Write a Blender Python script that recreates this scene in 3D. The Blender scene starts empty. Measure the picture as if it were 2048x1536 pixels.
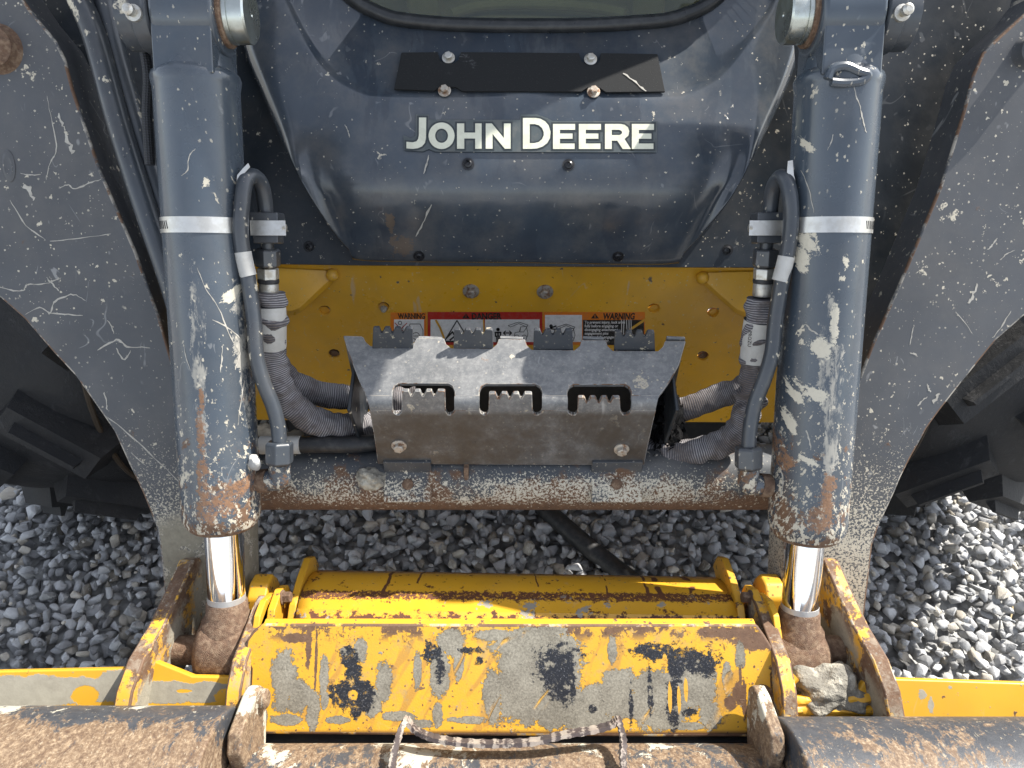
import bpy, bmesh, math, random
import numpy as np
from mathutils import Vector, Matrix, geometry, noise as mnoise
random.seed(7); rng = np.random.default_rng(7)
R = math.radians
S = bpy.context.scene
COL = S.collection

# ------------------------------------------------------------------ camera, sky, sun, exposure
CAM_H, TH, F = 1.4, R(42), 1539.0
cam = bpy.data.objects.new('camera', bpy.data.cameras.new('camera')); COL.objects.link(cam)
cam.location = (0, 0, CAM_H); cam.rotation_euler = (R(90) - TH, 0, 0)
cam.data.sensor_width = 36; cam.data.lens = 36 * F / 2048; cam.data.clip_start = .02; cam.data.clip_end = 400
S.camera = cam
SUN = Vector((.74, .46, 1.0)).normalized()
world = bpy.data.worlds.new('World'); S.world = world; world.use_nodes = True
wn = world.node_tree
sky = wn.nodes.new('ShaderNodeTexSky'); sky.sky_type = 'NISHITA'; sky.sun_disc = False
sky.sun_elevation = math.asin(SUN.z); sky.sun_rotation = math.atan2(SUN.x, SUN.y)
bg = wn.nodes['Background']; bg.inputs[1].default_value = .15
hs = wn.nodes.new('ShaderNodeHueSaturation'); hs.inputs['Saturation'].default_value = .42
wn.links.new(sky.outputs[0], hs.inputs['Color']); wn.links.new(hs.outputs[0], bg.inputs[0])
sun = bpy.data.objects.new('sun', bpy.data.lights.new('sun', 'SUN')); COL.objects.link(sun)
sun.data.energy = 4.5; sun.data.angle = R(.5); sun.data.color = (1, .95, .87)
sun.rotation_euler = SUN.to_track_quat('Z', 'Y').to_euler(); sun.location = (2, 2, 5)
S.view_settings.view_transform = 'Standard'; S.view_settings.look = 'None'
S.view_settings.exposure = 1.12; S.view_settings.gamma = 1; S.view_settings.use_curve_mapping = False

# ------------------------------------------------------------------ measuring: photo sight lines met with real planes
cT, sT = math.cos(TH), math.sin(TH)
CAM = Vector((0, 0, CAM_H))
def ray(px, py):
    v = (768 - py) / F
    return Vector(((px - 1024) / F, cT + v * sT, -sT + v * cT))
def P(px, py, d): return CAM + ray(px, py) * d
class Plane:
    """plane holding the x axis; (y0, z0) a point, (dy, dz) its upward direction; n looks at the viewer"""
    def __init__(s, y0, z0, dy, dz):
        l = math.hypot(dy, dz); s.w = Vector((0, dy / l, dz / l)); s.u = Vector((1, 0, 0))
        s.n = Vector((0, -dz / l, dy / l)); s.p = Vector((0, y0, z0))
    def off(s, o):
        q = s.p + s.n * o; return Plane(q.y, q.z, s.w.y, s.w.z)
    def hit(s, px, py, o=0.0):
        r = ray(px, py); p = s.p + s.n * o
        return CAM + r * ((p - CAM).dot(s.n) / r.dot(s.n))
    def us(s, px, py):
        h = s.hit(px, py); return h.x, (h - s.p).dot(s.w)
CYL = Plane(.712, .477, .538, .843)
ARM = CYL.off(-.075)
LOW = Plane(1.2, .626, 0, 1); UP = Plane(1.2, .775, 1, 1)
FLOOR = Plane(1.304, .879, .94, .342)
SIDE = Plane(1.222, .6, .66, 1); YEL = Plane(1.24, .5, 0, 1)
STEPF = Plane(.8206, .5, 0, 1); TREAD = Plane(.8206, .6257, 1, .268); STEPR = Plane(.9137, .6, 0, 1)
FACE = Plane(.534, .35, .77, .64); BAR = FACE.off(-.012)
WIN = Plane(1.408, .916, .3, .95)

# ------------------------------------------------------------------ object helpers
ORG = {}
def link(o, parent, origin):
    COL.objects.link(o); ORG[o] = Vector(origin)
    if parent is not None:
        o.parent = parent; o.location = ORG[o] - ORG[parent]
    else: o.location = ORG[o]
    return o
def thing(name, label, cat, loc=(0, 0, 0), group=None):
    o = bpy.data.objects.new(name, None); o.empty_display_size = .05
    link(o, None, loc); o['label'] = label; o['category'] = cat
    if group: o['group'] = group
    return o
def tag(o, label, cat, group=None):
    o['label'] = label; o['category'] = cat
    if group: o['group'] = group
    return o
def obj(name, bm, m, parent=None, smooth=35, bevel=0, seg=2, uv=None, edge=None):
    bmesh.ops.recalc_face_normals(bm, faces=bm.faces)
    vs = [v.co for v in bm.verts]
    c = sum(vs, Vector()) / max(1, len(vs))
    for v in bm.verts: v.co -= c
    me = bpy.data.meshes.new(name); bm.to_mesh(me); bm.free()
    me.materials.append(m)
    if edge: me.materials.append(edge)
    o = bpy.data.objects.new(name, me); link(o, parent, c)
    if smooth:
        for p in me.polygons: p.use_smooth = True
        me.set_sharp_from_angle(angle=R(smooth))
    if bevel:
        b = o.modifiers.new('bevel', 'BEVEL'); b.width = bevel; b.segments = seg; b.limit_method = 'ANGLE'; b.angle_limit = R(28)
        b.harden_normals = True
        if edge: b.material = 1
    return o
def prism(bm, loops, push):
    """loops of 3D points (first outer, rest holes) -> closed plate; push: vector the back face is moved by"""
    tris = geometry.tessellate_polygon(loops)
    flat = [p for l in loops for p in l]
    f = [bm.verts.new(p) for p in flat]; b = [bm.verts.new(p + push) for p in flat]
    if len(loops) == 1:
        bm.faces.new(f); bm.faces.new(b[::-1])
    else:
        for t in tris:
            try: bm.faces.new([f[i] for i in t]); bm.faces.new([b[i] for i in t[::-1]])
            except ValueError: pass
    k = 0
    for l in loops:
        for i in range(len(l)):
            j = (i + 1) % len(l)
            bm.faces.new((f[k + i], f[k + j], b[k + j], b[k + i]))
        k += len(l)
    return bm
def plate(name, plane, px, thick, m, parent, holes=(), bevel=.0015, o=0.0, **kw):
    """outline seen in the photo laid on its plane, with real thickness away from the viewer"""
    loops = [[plane.hit(x, y, o) for x, y in l] for l in [px, *holes]]
    return obj(name, prism(bmesh.new(), loops, -plane.n * thick), m, parent, bevel=bevel, **kw)
def xplate(name, x0, x1, yz, m, parent, bevel=.002, **kw):
    """plate standing across x, outline in (y, z)"""
    return obj(name, prism(bmesh.new(), [[Vector((x0, y, z)) for y, z in yz]], Vector((x1 - x0, 0, 0))), m, parent, bevel=bevel, **kw)
def box(bm, c, s, rot=None):
    M = Matrix.Translation(c) @ (rot.to_4x4() if rot else Matrix()) @ Matrix.Diagonal((*s, 1))
    bmesh.ops.create_cube(bm, size=1, matrix=M)
    return bm
def catmull(pts, n=8):
    out = []
    P_ = [pts[0]] + list(pts) + [pts[-1]]
    for i in range(1, len(P_) - 2):
        p0, p1, p2, p3 = P_[i - 1:i + 3]
        for k in range(n):
            t = k / n
            out.append(.5 * ((2 * p1) + (-p0 + p2) * t + (2 * p0 - 5 * p1 + 4 * p2 - p3) * t * t + (-p0 + 3 * p1 - 3 * p2 + p3) * t ** 3))
    out.append(pts[-1]); return out
def tube(bm, pts, rad, seg=16, n=8, wob=None, caps=True):
    pts = catmull([Vector(p) for p in pts], n) if n > 1 else [Vector(p) for p in pts]
    L = [0]
    for a, b in zip(pts, pts[1:]): L.append(L[-1] + (b - a).length)
    uvl = bm.loops.layers.uv.verify()
    t0 = (pts[1] - pts[0]).normalized(); up = Vector((0, 0, 1)) if abs(t0.z) < .9 else Vector((1, 0, 0))
    nrm = t0.cross(up).normalized(); rings = []
    for i, p in enumerate(pts):
        t = (pts[min(i + 1, len(pts) - 1)] - pts[max(i - 1, 0)]).normalized()
        nrm = (nrm - t * nrm.dot(t)).normalized(); bn = t.cross(nrm)
        r = rad(L[i], L[-1]) if callable(rad) else rad
        ring = []
        for k in range(seg):
            a = 2 * math.pi * k / seg
            rr = r * (1 + (wob(L[i], a) if wob else 0))
            ring.append(bm.verts.new(p + (nrm * math.cos(a) + bn * math.sin(a)) * rr))
        rings.append(ring)
    for i in range(len(rings) - 1):
        for k in range(seg):
            j = (k + 1) % seg
            f = bm.faces.new((rings[i][k], rings[i][j], rings[i + 1][j], rings[i + 1][k]))
            for lp, (u, v) in zip(f.loops, ((k / seg, L[i]), ((k + 1) / seg, L[i]), ((k + 1) / seg, L[i + 1]), (k / seg, L[i + 1]))):
                lp[uvl].uv = (u, v)
    if caps:
        bm.faces.new(rings[0][::-1]); bm.faces.new(rings[-1])
    return bm
def lathe(bm, a, axis, prof, seg=40):
    """prof: (distance along axis from a, radius)"""
    axis = Vector(axis).normalized(); a = Vector(a)
    e = axis.orthogonal().normalized(); g = axis.cross(e); rings = []
    for t, r in prof:
        rings.append([bm.verts.new(a + axis * t + (e * math.cos(2 * math.pi * k / seg) + g * math.sin(2 * math.pi * k / seg)) * r) for k in range(seg)])
    for i in range(len(rings) - 1):
        for k in range(seg):
            j = (k + 1) % seg; bm.faces.new((rings[i][k], rings[i][j], rings[i + 1][j], rings[i + 1][k]))
    bm.faces.new(rings[0][::-1]); bm.faces.new(rings[-1]); return bm
def hexbolt(name, p, n, r, m, parent, h=.9, flange=1.5, dirt=None):
    """flanged hex bolt: washer flange, hexagon, shallow dome"""
    bm = bmesh.new(); n = Vector(n).normalized()
    lathe(bm, p, n, [(0, r * flange), (r * .22, r * flange), (r * .34, r * 1.12)], 24)
    a = Vector(p) + n * r * .3; e = n.orthogonal().normalized(); g = n.cross(e); tw = random.random()
    lo, hi, tp = [], [], []
    for k in range(6):
        q = e * math.cos(k * math.pi / 3 + tw) + g * math.sin(k * math.pi / 3 + tw)
        lo.append(bm.verts.new(a + q * r)); hi.append(bm.verts.new(a + q * r + n * r * h)); tp.append(bm.verts.new(a + q * r * .82 + n * r * (h + .12)))
    for s, t in ((lo, hi), (hi, tp)):
        for k in range(6): bm.faces.new((s[k], s[(k + 1) % 6], t[(k + 1) % 6], t[k]))
    bm.faces.new(tp); bm.faces.new(lo[::-1])
    return obj(name, bm, m, parent, smooth=25)
def socketbolt(name, p, n, r, m, parent):
    """button head with a socket, on a washer"""
    bm = bmesh.new()
    lathe(bm, p, n, [(0, r * 1.45), (r * .16, r * 1.45), (r * .18, r * 1.0), (r * .5, r * .92), (r * .68, r * .55), (r * .3, r * .42), (r * .28, r * .05)], 20)
    return obj(name, bm, m, parent, smooth=40)
def hexnut(bm, a, axis, r, h, seg=6):
    axis = Vector(axis).normalized(); e = axis.orthogonal().normalized(); g = axis.cross(e); a = Vector(a)
    prof = [(0, r * .86), (h * .1, r), (h * .9, r), (h, r * .86)]; rings = []
    for t, rr in prof:
        rings.append([bm.verts.new(a + axis * t + (e * math.cos(k * 2 * math.pi / seg + .35) + g * math.sin(k * 2 * math.pi / seg + .35)) * rr) for k in range(seg)])
    for i in range(3):
        for k in range(seg): bm.faces.new((rings[i][k], rings[i][(k + 1) % seg], rings[i + 1][(k + 1) % seg], rings[i + 1][k]))
    bm.faces.new(rings[0][::-1]); bm.faces.new(rings[-1]); return bm

# ------------------------------------------------------------------ material helpers
class G:
    def __init__(s, name):
        s.m = bpy.data.materials.new(name); s.m.use_nodes = True; s.t = s.m.node_tree; s.t.nodes.clear()
        s.out = s.t.nodes.new('ShaderNodeOutputMaterial'); s.b = s.t.nodes.new('ShaderNodeBsdfPrincipled')
        s.t.links.new(s.b.outputs[0], s.out.inputs[0])
        s.pos = s.t.nodes.new('ShaderNodeNewGeometry').outputs['Position']
    def put(s, sock, v):
        if v is None: return
        if hasattr(v, 'is_linked') or isinstance(v, bpy.types.NodeSocket): s.t.links.new(v, sock)
        elif isinstance(v, (tuple, list, Vector)): sock.default_value = (*v, 1) if len(v) == 3 and len(sock.default_value) == 4 else v
        else: sock.default_value = v
    def node(s, t, **props):
        n = s.t.nodes.new(t)
        for k, v in props.items(): setattr(n, k, v)
        return n
    def math(s, op, a, b=None, clamp=False):
        n = s.node('ShaderNodeMath', operation=op, use_clamp=clamp); s.put(n.inputs[0], a); s.put(n.inputs[1], b); return n.outputs[0]
    def vm(s, op, a, b=None):
        n = s.node('ShaderNodeVectorMath', operation=op); s.put(n.inputs[0], a)
        if b is not None:
            if op == 'SCALE': s.put(n.inputs['Scale'], b)
            else: s.put(n.inputs[1], b)
        return n.outputs['Value'] if op in ('DOT_PRODUCT', 'LENGTH', 'DISTANCE') else n.outputs[0]
    def mul(s, a, b): return s.math('MULTIPLY', a, b, True)
    def add(s, a, b): return s.math('ADD', a, b)
    def mx(s, a, b): return s.math('MAXIMUM', a, b)
    def inv(s, a): return s.math('SUBTRACT', 1.0, a, True)
    def mr(s, v, a, b, c=0.0, d=1.0):
        n = s.node('ShaderNodeMapRange', interpolation_type='SMOOTHSTEP' if (c, d) in ((0.0, 1.0), (1.0, 0.0)) else 'LINEAR')
        for k, x in zip((0, 1, 2, 3, 4), (v, a, b, c, d)): s.put(n.inputs[k], x)
        return n.outputs[0]
    def mix(s, f, a, b, blend='MIX'):
        n = s.node('ShaderNodeMix', data_type='RGBA', blend_type=blend)
        s.put(n.inputs[0], f); s.put(n.inputs[6], a); s.put(n.inputs[7], b); return n.outputs[2]
    def noise(s, scale, detail=4, rough=.55, vec=None, dist=0.0, color=False):
        n = s.node('ShaderNodeTexNoise'); s.put(n.inputs['Vector'], vec if vec is not None else s.pos)
        n.inputs['Scale'].default_value = scale; n.inputs['Detail'].default_value = detail; n.inputs['Roughness'].default_value = rough; n.inputs['Distortion'].default_value = dist
        return n.outputs['Color' if color else 'Fac']
    def warp(s, vec, scale, amp):
        c = s.noise(scale, 3, .6, vec, color=True)
        return s.vm('ADD', vec, s.vm('SCALE', s.vm('SUBTRACT', c, (.5, .5, .5)), amp))
    def scaled(s, vec, k): return s.vm('MULTIPLY', vec, k)
    def vor(s, scale, vec, feature='F1'):
        n = s.node('ShaderNodeTexVoronoi', feature=feature); s.put(n.inputs['Vector'], vec); n.inputs['Scale'].default_value = scale
        return n
    def sep(s, v):
        n = s.node('ShaderNodeSeparateXYZ'); s.put(n.inputs[0], v); return n.outputs
    def comb(s, x, y, z):
        n = s.node('ShaderNodeCombineXYZ'); s.put(n.inputs[0], x); s.put(n.inputs[1], y); s.put(n.inputs[2], z); return n.outputs[0]
    def specks(s, scale, dens, size, warp=.5, vec=None, soft=.75):
        vec = vec if vec is not None else s.pos
        v = s.vor(scale, s.warp(vec, scale * 2.2, warp / scale))
        r = s.sep(v.outputs['Color'])[0]
        sz = s.mr(r, 1 - dens, 1.0, 0.0, size)
        n = s.node('ShaderNodeMapRange'); s.put(n.inputs[0], v.outputs['Distance']); s.put(n.inputs[1], s.math('MULTIPLY', sz, soft)); s.put(n.inputs[2], s.add(sz, .001))
        n.inputs[3].default_value = 1; n.inputs[4].default_value = 0
        return s.math('MULTIPLY', n.outputs[0], s.math('GREATER_THAN', r, 1 - dens), True)
    def curls(s, scale, width, seed=0.0, k=(1, 1, 1), keep=.6):
        """thin wandering scratches: level lines of a noise, kept only in patches"""
        v = s.scaled(s.vm('ADD', s.pos, (seed, seed * .7, seed * 1.3)), k)
        a = s.noise(scale, 3, .6, v, .6)
        l = s.mr(s.math('ABSOLUTE', s.math('SUBTRACT', a, .5)), width * .4, width, 1.0, 0.0)
        return s.mul(l, s.mr(s.noise(scale * 2.1, 2, .5, s.vm('ADD', s.pos, (seed + 3, 1, 2))), keep, keep + .06))
    def blobs(s, u, v, lst, ragged=.35, scale=40, fine=160):
        """patches of a surface, each (u, v, half-width, half-height) in metres, with ragged outlines"""
        q = s.comb(u, v, 0.0)
        nz = s.math('ADD', s.math('MULTIPLY', s.math('SUBTRACT', s.noise(scale, 8, .74, q), .5), ragged * 4.2), s.math('MULTIPLY', s.math('SUBTRACT', s.noise(fine, 6, .8, q), .5), ragged * 2.8))
        acc = None
        for cu, cv, ru, rv in lst:
            d = s.vm('LENGTH', s.comb(s.math('MULTIPLY', s.math('SUBTRACT', u, cu), 1 / ru), s.math('MULTIPLY', s.math('SUBTRACT', v, cv), 1 / rv), 0.0))
            acc = d if acc is None else s.math('MINIMUM', acc, d)
        return s.mr(s.add(acc, nz), 1.02, .95)
    def bump(s, h, strength=.4, dist=.002, prev=None):
        n = s.node('ShaderNodeBump'); n.inputs['Strength'].default_value = strength; n.inputs['Distance'].default_value = dist
        s.put(n.inputs['Height'], h)
        if prev is not None: s.put(n.inputs['Normal'], prev)
        return n.outputs[0]
    def done(s, col, rough, metal=0.0, normal=None, coat=0.0, spec=.5):
        s.put(s.b.inputs['Base Color'], col); s.put(s.b.inputs['Roughness'], rough); s.put(s.b.inputs['Metallic'], metal)
        s.put(s.b.inputs['Normal'], normal); s.put(s.b.inputs['Coat Weight'], coat); s.b.inputs['Coat Roughness'].default_value = .15
        s.b.inputs['Specular IOR Level'].default_value = spec
        return s.m
CREAM, CONC, RUST, DUST = (.60, .55, .44), (.30, .28, .235), (.16, .07, .032), (.25, .22, .18)
def rustcol(g, sc=90):
    return g.mix(g.noise(sc, 6, .78), (.045, .022, .014), g.mix(g.noise(sc * 3, 4, .7), (.15, .070, .034), (.30, .19, .115)))
def paint(name, base, rough, sm=.25, md=.2, bg_=.12, scr=.5, dust=.12, vary=.3, coat=0.0, spray=None, rust=None, stretch=(1, 1, 1), extra=None, speckcol=CREAM, spec=.5, relief=(.35, .0012)):
    """worn machine paint: tone variation, film of dust, fine and coarse splatter, hairline and curled scratches, rust"""
    g = G(name); p = g.pos
    n1 = g.noise(5, 4, .6)
    col = g.mix(g.mr(n1, .3, .7), tuple(c * (1 - vary) for c in base), tuple(c * (1 + vary) for c in base))
    dm = g.mul(g.mr(g.noise(9, 6, .7), .38, .75), dust)
    col = g.mix(dm, col, DUST)
    rg = g.mr(g.noise(14, 5, .65), .3, .7, rough * .8, min(1, rough * 1.35))
    ph = g.scaled(p, stretch)
    marks = None
    if scr:
        c1 = g.mul(g.curls(4.5, .0042, 1.7, keep=.60), .35 * scr)
        c2 = g.mul(g.curls(12, .0065, 4.1, (1, .6, .35), keep=.63), .3 * scr)
        c3 = g.mul(g.mr(g.noise(55, 2, .5, g.scaled(g.warp(p, 2, .25), (1, 1, .06))), .66, .72), g.mul(g.mr(g.noise(6, 3), .5, .62), .5 * scr))
        marks = g.mx(g.mx(c1, c2), c3)
        col = g.mix(marks, col, (.45, .45, .44))
    cl = g.mr(g.noise(6, 4, .65), .38, .62, .25, 1.0)
    sp = g.mx(g.math('MULTIPLY', g.specks(230, sm, .46, .8, ph), cl), g.mul(g.specks(95, md * .6, .42, 1.3, ph), g.mr(g.noise(9, 3), .42, .50)))
    if bg_: sp = g.mx(sp, g.mul(g.specks(26, bg_, .34, 1.6, ph), g.mr(g.noise(170, 4, .75), .40, .48)))
    if spray is not None: sp = g.mx(sp, spray(g))
    if rust is not None:
        rm = rust(g); col = g.mix(rm, col, rustcol(g)); rg = g.mix(rm, rg, (.85, .85, .85))
    col = g.mix(sp, col, g.mix(g.noise(30, 2), tuple(c * .72 for c in speckcol), speckcol))
    rg = g.math('MAXIMUM', rg, g.math('MULTIPLY', sp, .85))
    h = sp
    if extra is not None: col, rg, h = extra(g, col, rg, h)
    nb = g.bump(g.add(h, g.math('MULTIPLY', g.noise(420, 2, .5), .10)), relief[0], relief[1])
    if rust is not None: nb = g.bump(g.mul(rm, g.noise(260, 3, .6)), .5, .0012, nb)
    return g.done(col, rg, 0.0, nb, coat, spec)
def simple(name, base, rough, metal=0.0, nz=60, var=.35, bump=.25, dirt=0.0, dcol=DUST, coat=0.0, spec=.5, bdist=.001):
    g = G(name); n = g.noise(nz, 5, .6)
    col = g.mix(n, tuple(c * (1 - var) for c in base), tuple(min(1, c * (1 + var)) for c in base))
    rg = g.mr(g.noise(nz * .6, 4), .3, .7, rough * .8, min(1, rough * 1.25))
    if dirt:
        d = g.mul(g.mr(g.noise(nz * .8, 6, .7), .45, .62), dirt); col = g.mix(d, col, dcol); rg = g.math('MAXIMUM', rg, g.math('MULTIPLY', d, .8))
    return g.done(col, rg, metal, g.bump(g.noise(nz * 5, 3), bump, bdist) if bump else None, coat, spec)

GREY, BLUE, NAVY = (.072, .076, .083), (.050, .066, .086), (.013, .018, .024)
YELLOW = (.66, .352, .024)
def z_of(g): return g.sep(g.pos)[2]
def arm_spray(g):
    z = z_of(g); low = g.mr(z, .58, .38, 0.0, .25)
    return g.mr(g.add(g.noise(300, 3, .7), low), .70, .735)
def arm_rust(g):
    return g.mul(g.mr(g.noise(16, 6, .72), .66, .70), g.mr(z_of(g), .9, .45, .25, 1.0))
def arm_extra(g, col, rg, h):
    x, y, z = g.sep(g.pos)
    w = g.warp(g.pos, 22, .05)
    mud = g.mul(g.mr(g.sep(w)[2], .438, .405, 0.0, 1.0), g.mr(x, -.30, -.36, 0.0, 1.0))
    mud = g.mul(mud, g.mr(g.noise(22, 7, .78), .40, .48))
    col = g.mix(mud, col, g.mix(g.noise(120, 4, .7), (.17, .15, .11), (.36, .33, .25)))
    rg = g.math('MAXIMUM', rg, g.math('MULTIPLY', mud, .9))
    return col, rg, g.mx(h, g.mul(mud, g.add(.4, g.noise(90, 4, .6))))
def edge_mat(name, base, rustier=.5):
    g = G(name); n = g.mr(g.noise(45, 6, .75), .42, .58)
    col = g.mix(n, base, (.36, .33, .28)); r = g.mr(g.noise(17, 6, .7), .62 - .25 * rustier, .68 - .25 * rustier); col = g.mix(r, col, rustcol(g))
    return g.done(col, .65, 0.0, g.bump(g.noise(200, 4), .4, .001))
E_arm = edge_mat('rubbed arm edge', GREY, .55); E_step = edge_mat('rubbed step edge', (.22, .22, .22), .5); E_yel = edge_mat('rubbed yellow edge', (.66, .35, .022), .75)
M_arm = paint('worn grey arm paint', GREY, .46, .14, .16, .12, .8, .14, .12, spray=arm_spray, rust=arm_rust, extra=arm_extra)
def cyl_rust(g):
    z = z_of(g); lo = g.mr(z, .66, .49, 0.0, .20)
    return g.mul(g.mr(g.add(g.noise(30, 6, .75), lo), .66, .70), g.mr(z, .80, .62))
def cyl_spray(g):
    z = z_of(g); lo = g.mr(z, .82, .50, 0.0, .22)
    return g.mr(g.add(g.noise(120, 4, .75, g.scaled(g.pos, (1, 1, .55))), lo), .73, .77)
def cyl_extra(g, col, rg, h):
    x, y, z = g.sep(g.pos)
    def B(lst):
        out = []
        for px, py, rx, ry in lst:
            a, b, c = CYL.hit(px, py, .053), CYL.hit(px + rx, py, .053), CYL.hit(px, py - ry, .053); out.append((a.x, a.z, b.x - a.x, c.z - a.z))
        return out
    rub = g.blobs(x, z, B([(398, 720, 13, 170), (402, 640, 9, 90), (1665, 830, 17, 150), (1652, 700, 14, 110), (470, 690, 14, 90), (478, 800, 8, 120)]), .55, 40, 130)
    st = g.mr(g.noise(70, 5, .75, g.scaled(g.pos, (1, .3, .3))), .44, .60); rub = g.mul(rub, st)
    col = g.mix(g.mul(rub, .85), col, (.40, .38, .33))
    spl = g.blobs(x, z, B([(1625, 500, 15, 26), (1612, 540, 12, 22), (1640, 700, 22, 20), (1628, 790, 26, 14), (1600, 810, 14, 12), (1668, 640, 8, 40), (1690, 520, 6, 12), (1628, 310, 9, 8), (1615, 925, 14, 8), (1590, 870, 10, 16), (412, 365, 6, 8), (455, 610, 16, 12)]), .95, 60, 200)
    col = g.mix(spl, col, (.56, .52, .42))
    spl = g.mul(spl, g.mr(g.noise(85, 7, .8), .40, .50))
    ru = g.blobs(x, z, B([(404, 870, 8, 50), (408, 960, 13, 50), (416, 1010, 22, 40), (1652, 1000, 16, 56), (1640, 1040, 30, 26), (455, 1000, 34, 30), (1580, 950, 12, 30), (405, 800, 5, 30)]), .9, 50, 180); ru = g.mul(ru, g.mr(g.noise(95, 7, .82), .42, .52))
    col = g.mix(ru, col, g.mix(g.noise(160, 5, .7), (.11, .05, .026), (.34, .19, .10)))
    rg = g.math('MAXIMUM', rg, g.math('MULTIPLY', g.mx(g.mx(rub, spl), ru), .85))
    return col, rg, g.mx(h, g.mx(spl, g.math('MULTIPLY', ru, .5)))
M_cyl = paint('worn blue grey cylinder paint', BLUE, .24, .16, .18, .16, .8, .12, .14, coat=.35, spray=cyl_spray, rust=cyl_rust, stretch=(1, 1, .55), extra=cyl_extra)
def wet_extra(g, col, rg, h):
    x, y, z = g.sep(g.pos)
    w = g.mr(g.noise(9, 6, .6, g.scaled(g.warp(g.pos, 12, .03), (1, .25, .25))), .50, .54)
    w = g.mul(w, g.mr(g.noise(3, 2), .40, .55))
    col = g.mix(g.mul(w, .45), col, (.030, .038, .052)); rg = g.mix(w, rg, (.10, .10, .10))
    d = g.specks(120, .10, .30, .2); rg = g.mix(d, rg, (.06, .06, .06))
    br = g.blobs(x, z, [(-.20, .655, .022, .018), (-.215, .70, .008, .02)], .8, 50); col = g.mix(g.mul(br, .5), col, (.17, .11, .06))
    return col, rg, g.add(h, g.math('MULTIPLY', d, .5))
M_panel = paint('dark blue grey panel paint', (.044, .057, .074), .20, .06, .05, .03, .6, .26, .2, coat=.4, extra=wet_extra)
M_navy = paint('dirty shaded panel paint', NAVY, .42, .13, .10, .06, .35, .16, .3)
M_side = paint('dark blue side panel paint', (.022, .030, .040), .36, .13, .10, .06, .35, .16, .3)
M_pipe = paint('grey pipe paint', (.042, .050, .061), .32, .18, .2, .1, .3, .14, .2, coat=.2, stretch=(1, 1, .6))
def tube_spray(g):
    y, z = g.sep(g.pos)[1:]
    band = g.mul(g.mr(z, .488, .462, 0.0, 1.0), g.mr(z, .415, .440, 0.0, 1.0))
    band = g.math('MULTIPLY', band, g.math('MULTIPLY', g.mr(g.noise(5, 3), .3, .6, .08, .22), g.mr(g.math('ABSOLUTE', g.sep(g.pos)[0]), .40, .28, .3, 1.0)))
    return g.mr(g.add(g.noise(270, 3, .75), band), .66, .72)
def tube_rust(g):
    z = z_of(g)
    return g.mr(g.add(g.noise(13, 6, .7), g.mr(z, .485, .42, -.08, .20)), .50, .60)
M_ctube = paint('rusted cross tube paint', (.044, .050, .058), .5, .2, .2, .12, .2, .2, .2, spray=tube_spray, rust=tube_rust)
def step_rust(g):
    return g.mr(g.noise(11, 6, .72), .665, .70)
def step_extra(g, col, rg, h):
    f = g.mr(g.noise(26, 7, .78), .40, .68)
    f2 = g.mr(g.noise(130, 6, .8), .45, .65); col = g.mix(g.mul(f, .6), col, (.24, .24, .235)); col = g.mix(g.mul(f2, .35), col, (.34, .335, .32))
    x, y, z = g.sep(g.pos)
    br = g.mul(g.mr(z, .612, .596), g.mr(g.noise(9, 6, .7), .15, .62))
    col = g.mix(g.mul(br, .95), col, (.055, .046, .038))
    return col, rg, h
M_step = paint('scuffed bare step plate', (.115, .12, .125), .36, .14, .16, .12, 1.0, .10, .16, rust=step_rust, extra=step_extra, speckcol=(.55, .48, .36))
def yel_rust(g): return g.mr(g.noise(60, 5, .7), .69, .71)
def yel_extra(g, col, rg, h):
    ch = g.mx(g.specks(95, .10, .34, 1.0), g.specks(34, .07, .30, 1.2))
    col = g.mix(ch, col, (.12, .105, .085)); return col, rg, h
M_tab = paint('shade-dark step tab', (.035, .040, .048), .45, .3, .4, .3, .5, .15, .15, speckcol=(.42, .37, .27))  # tabs are step plate too; this darker tone paints in their shade
M_yel = paint('shade-lifted yellow frame paint', tuple(c * 1.12 for c in YELLOW), .30, .10, .08, 0, .75, .16, .12, rust=yel_rust, extra=yel_extra, speckcol=(.72, .58, .30), coat=.15)  # same yellow as the coupler, brightened because the panel lies in shade
def cup_rust(g):
    return g.mx(g.mr(g.noise(30, 6, .74), .61, .64), g.mx(g.specks(150, .22, .42, .9), g.specks(60, .16, .40, 1.1)))
M_coup = paint('chipped yellow coupler paint', YELLOW, .40, .05, .04, 0, .3, .10, .10, rust=cup_rust, speckcol=CONC)
def tray_extra(g, col, rg, h):
    y = g.sep(g.pos)[1]
    b = g.mul(g.mr(y, .704, .690), g.mr(y, .666, .680))
    m = g.mr(g.add(g.math('MULTIPLY', b, .30), g.noise(170, 5, .78)), .70, .76)
    b2 = g.mr(y, .660, .640); m2 = g.mr(g.add(g.math('MULTIPLY', b2, .18), g.noise(60, 5, .7)), .60, .66)
    m = g.mx(m, m2)
    x = g.sep(g.pos)[0]; wp = g.sep(g.warp(g.pos, 15, .02))[0]
    for px, w in ((1300, .0022), (1322, .0035), (1215, .0012), (770, .0022), (835, .0016), (1075, .001), (1385, .004)):
        xx = (px - 1024) / F * 1.24
        l = g.mul(g.mr(g.math('ABSOLUTE', g.math('SUBTRACT', wp, xx)), w, w * 1.6, 1.0, 0.0), g.mul(g.mr(y, .675, .685), g.mr(g.noise(25, 3, .5, g.vm('ADD', g.pos, (px, 0, 0))), .45, .5)))
        m = g.mx(m, l)
    col = g.mix(m, col, g.mix(g.noise(70, 4), (.045, .018, .010), (.16, .055, .02)))
    mud = g.mul(g.mr(g.noise(20, 5, .7), .60, .63), g.mr(y, .70, .67)); col = g.mix(mud, col, CONC)
    return col, g.math('MAXIMUM', rg, g.math('MULTIPLY', m, .8)), g.mx(h, mud)
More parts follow.
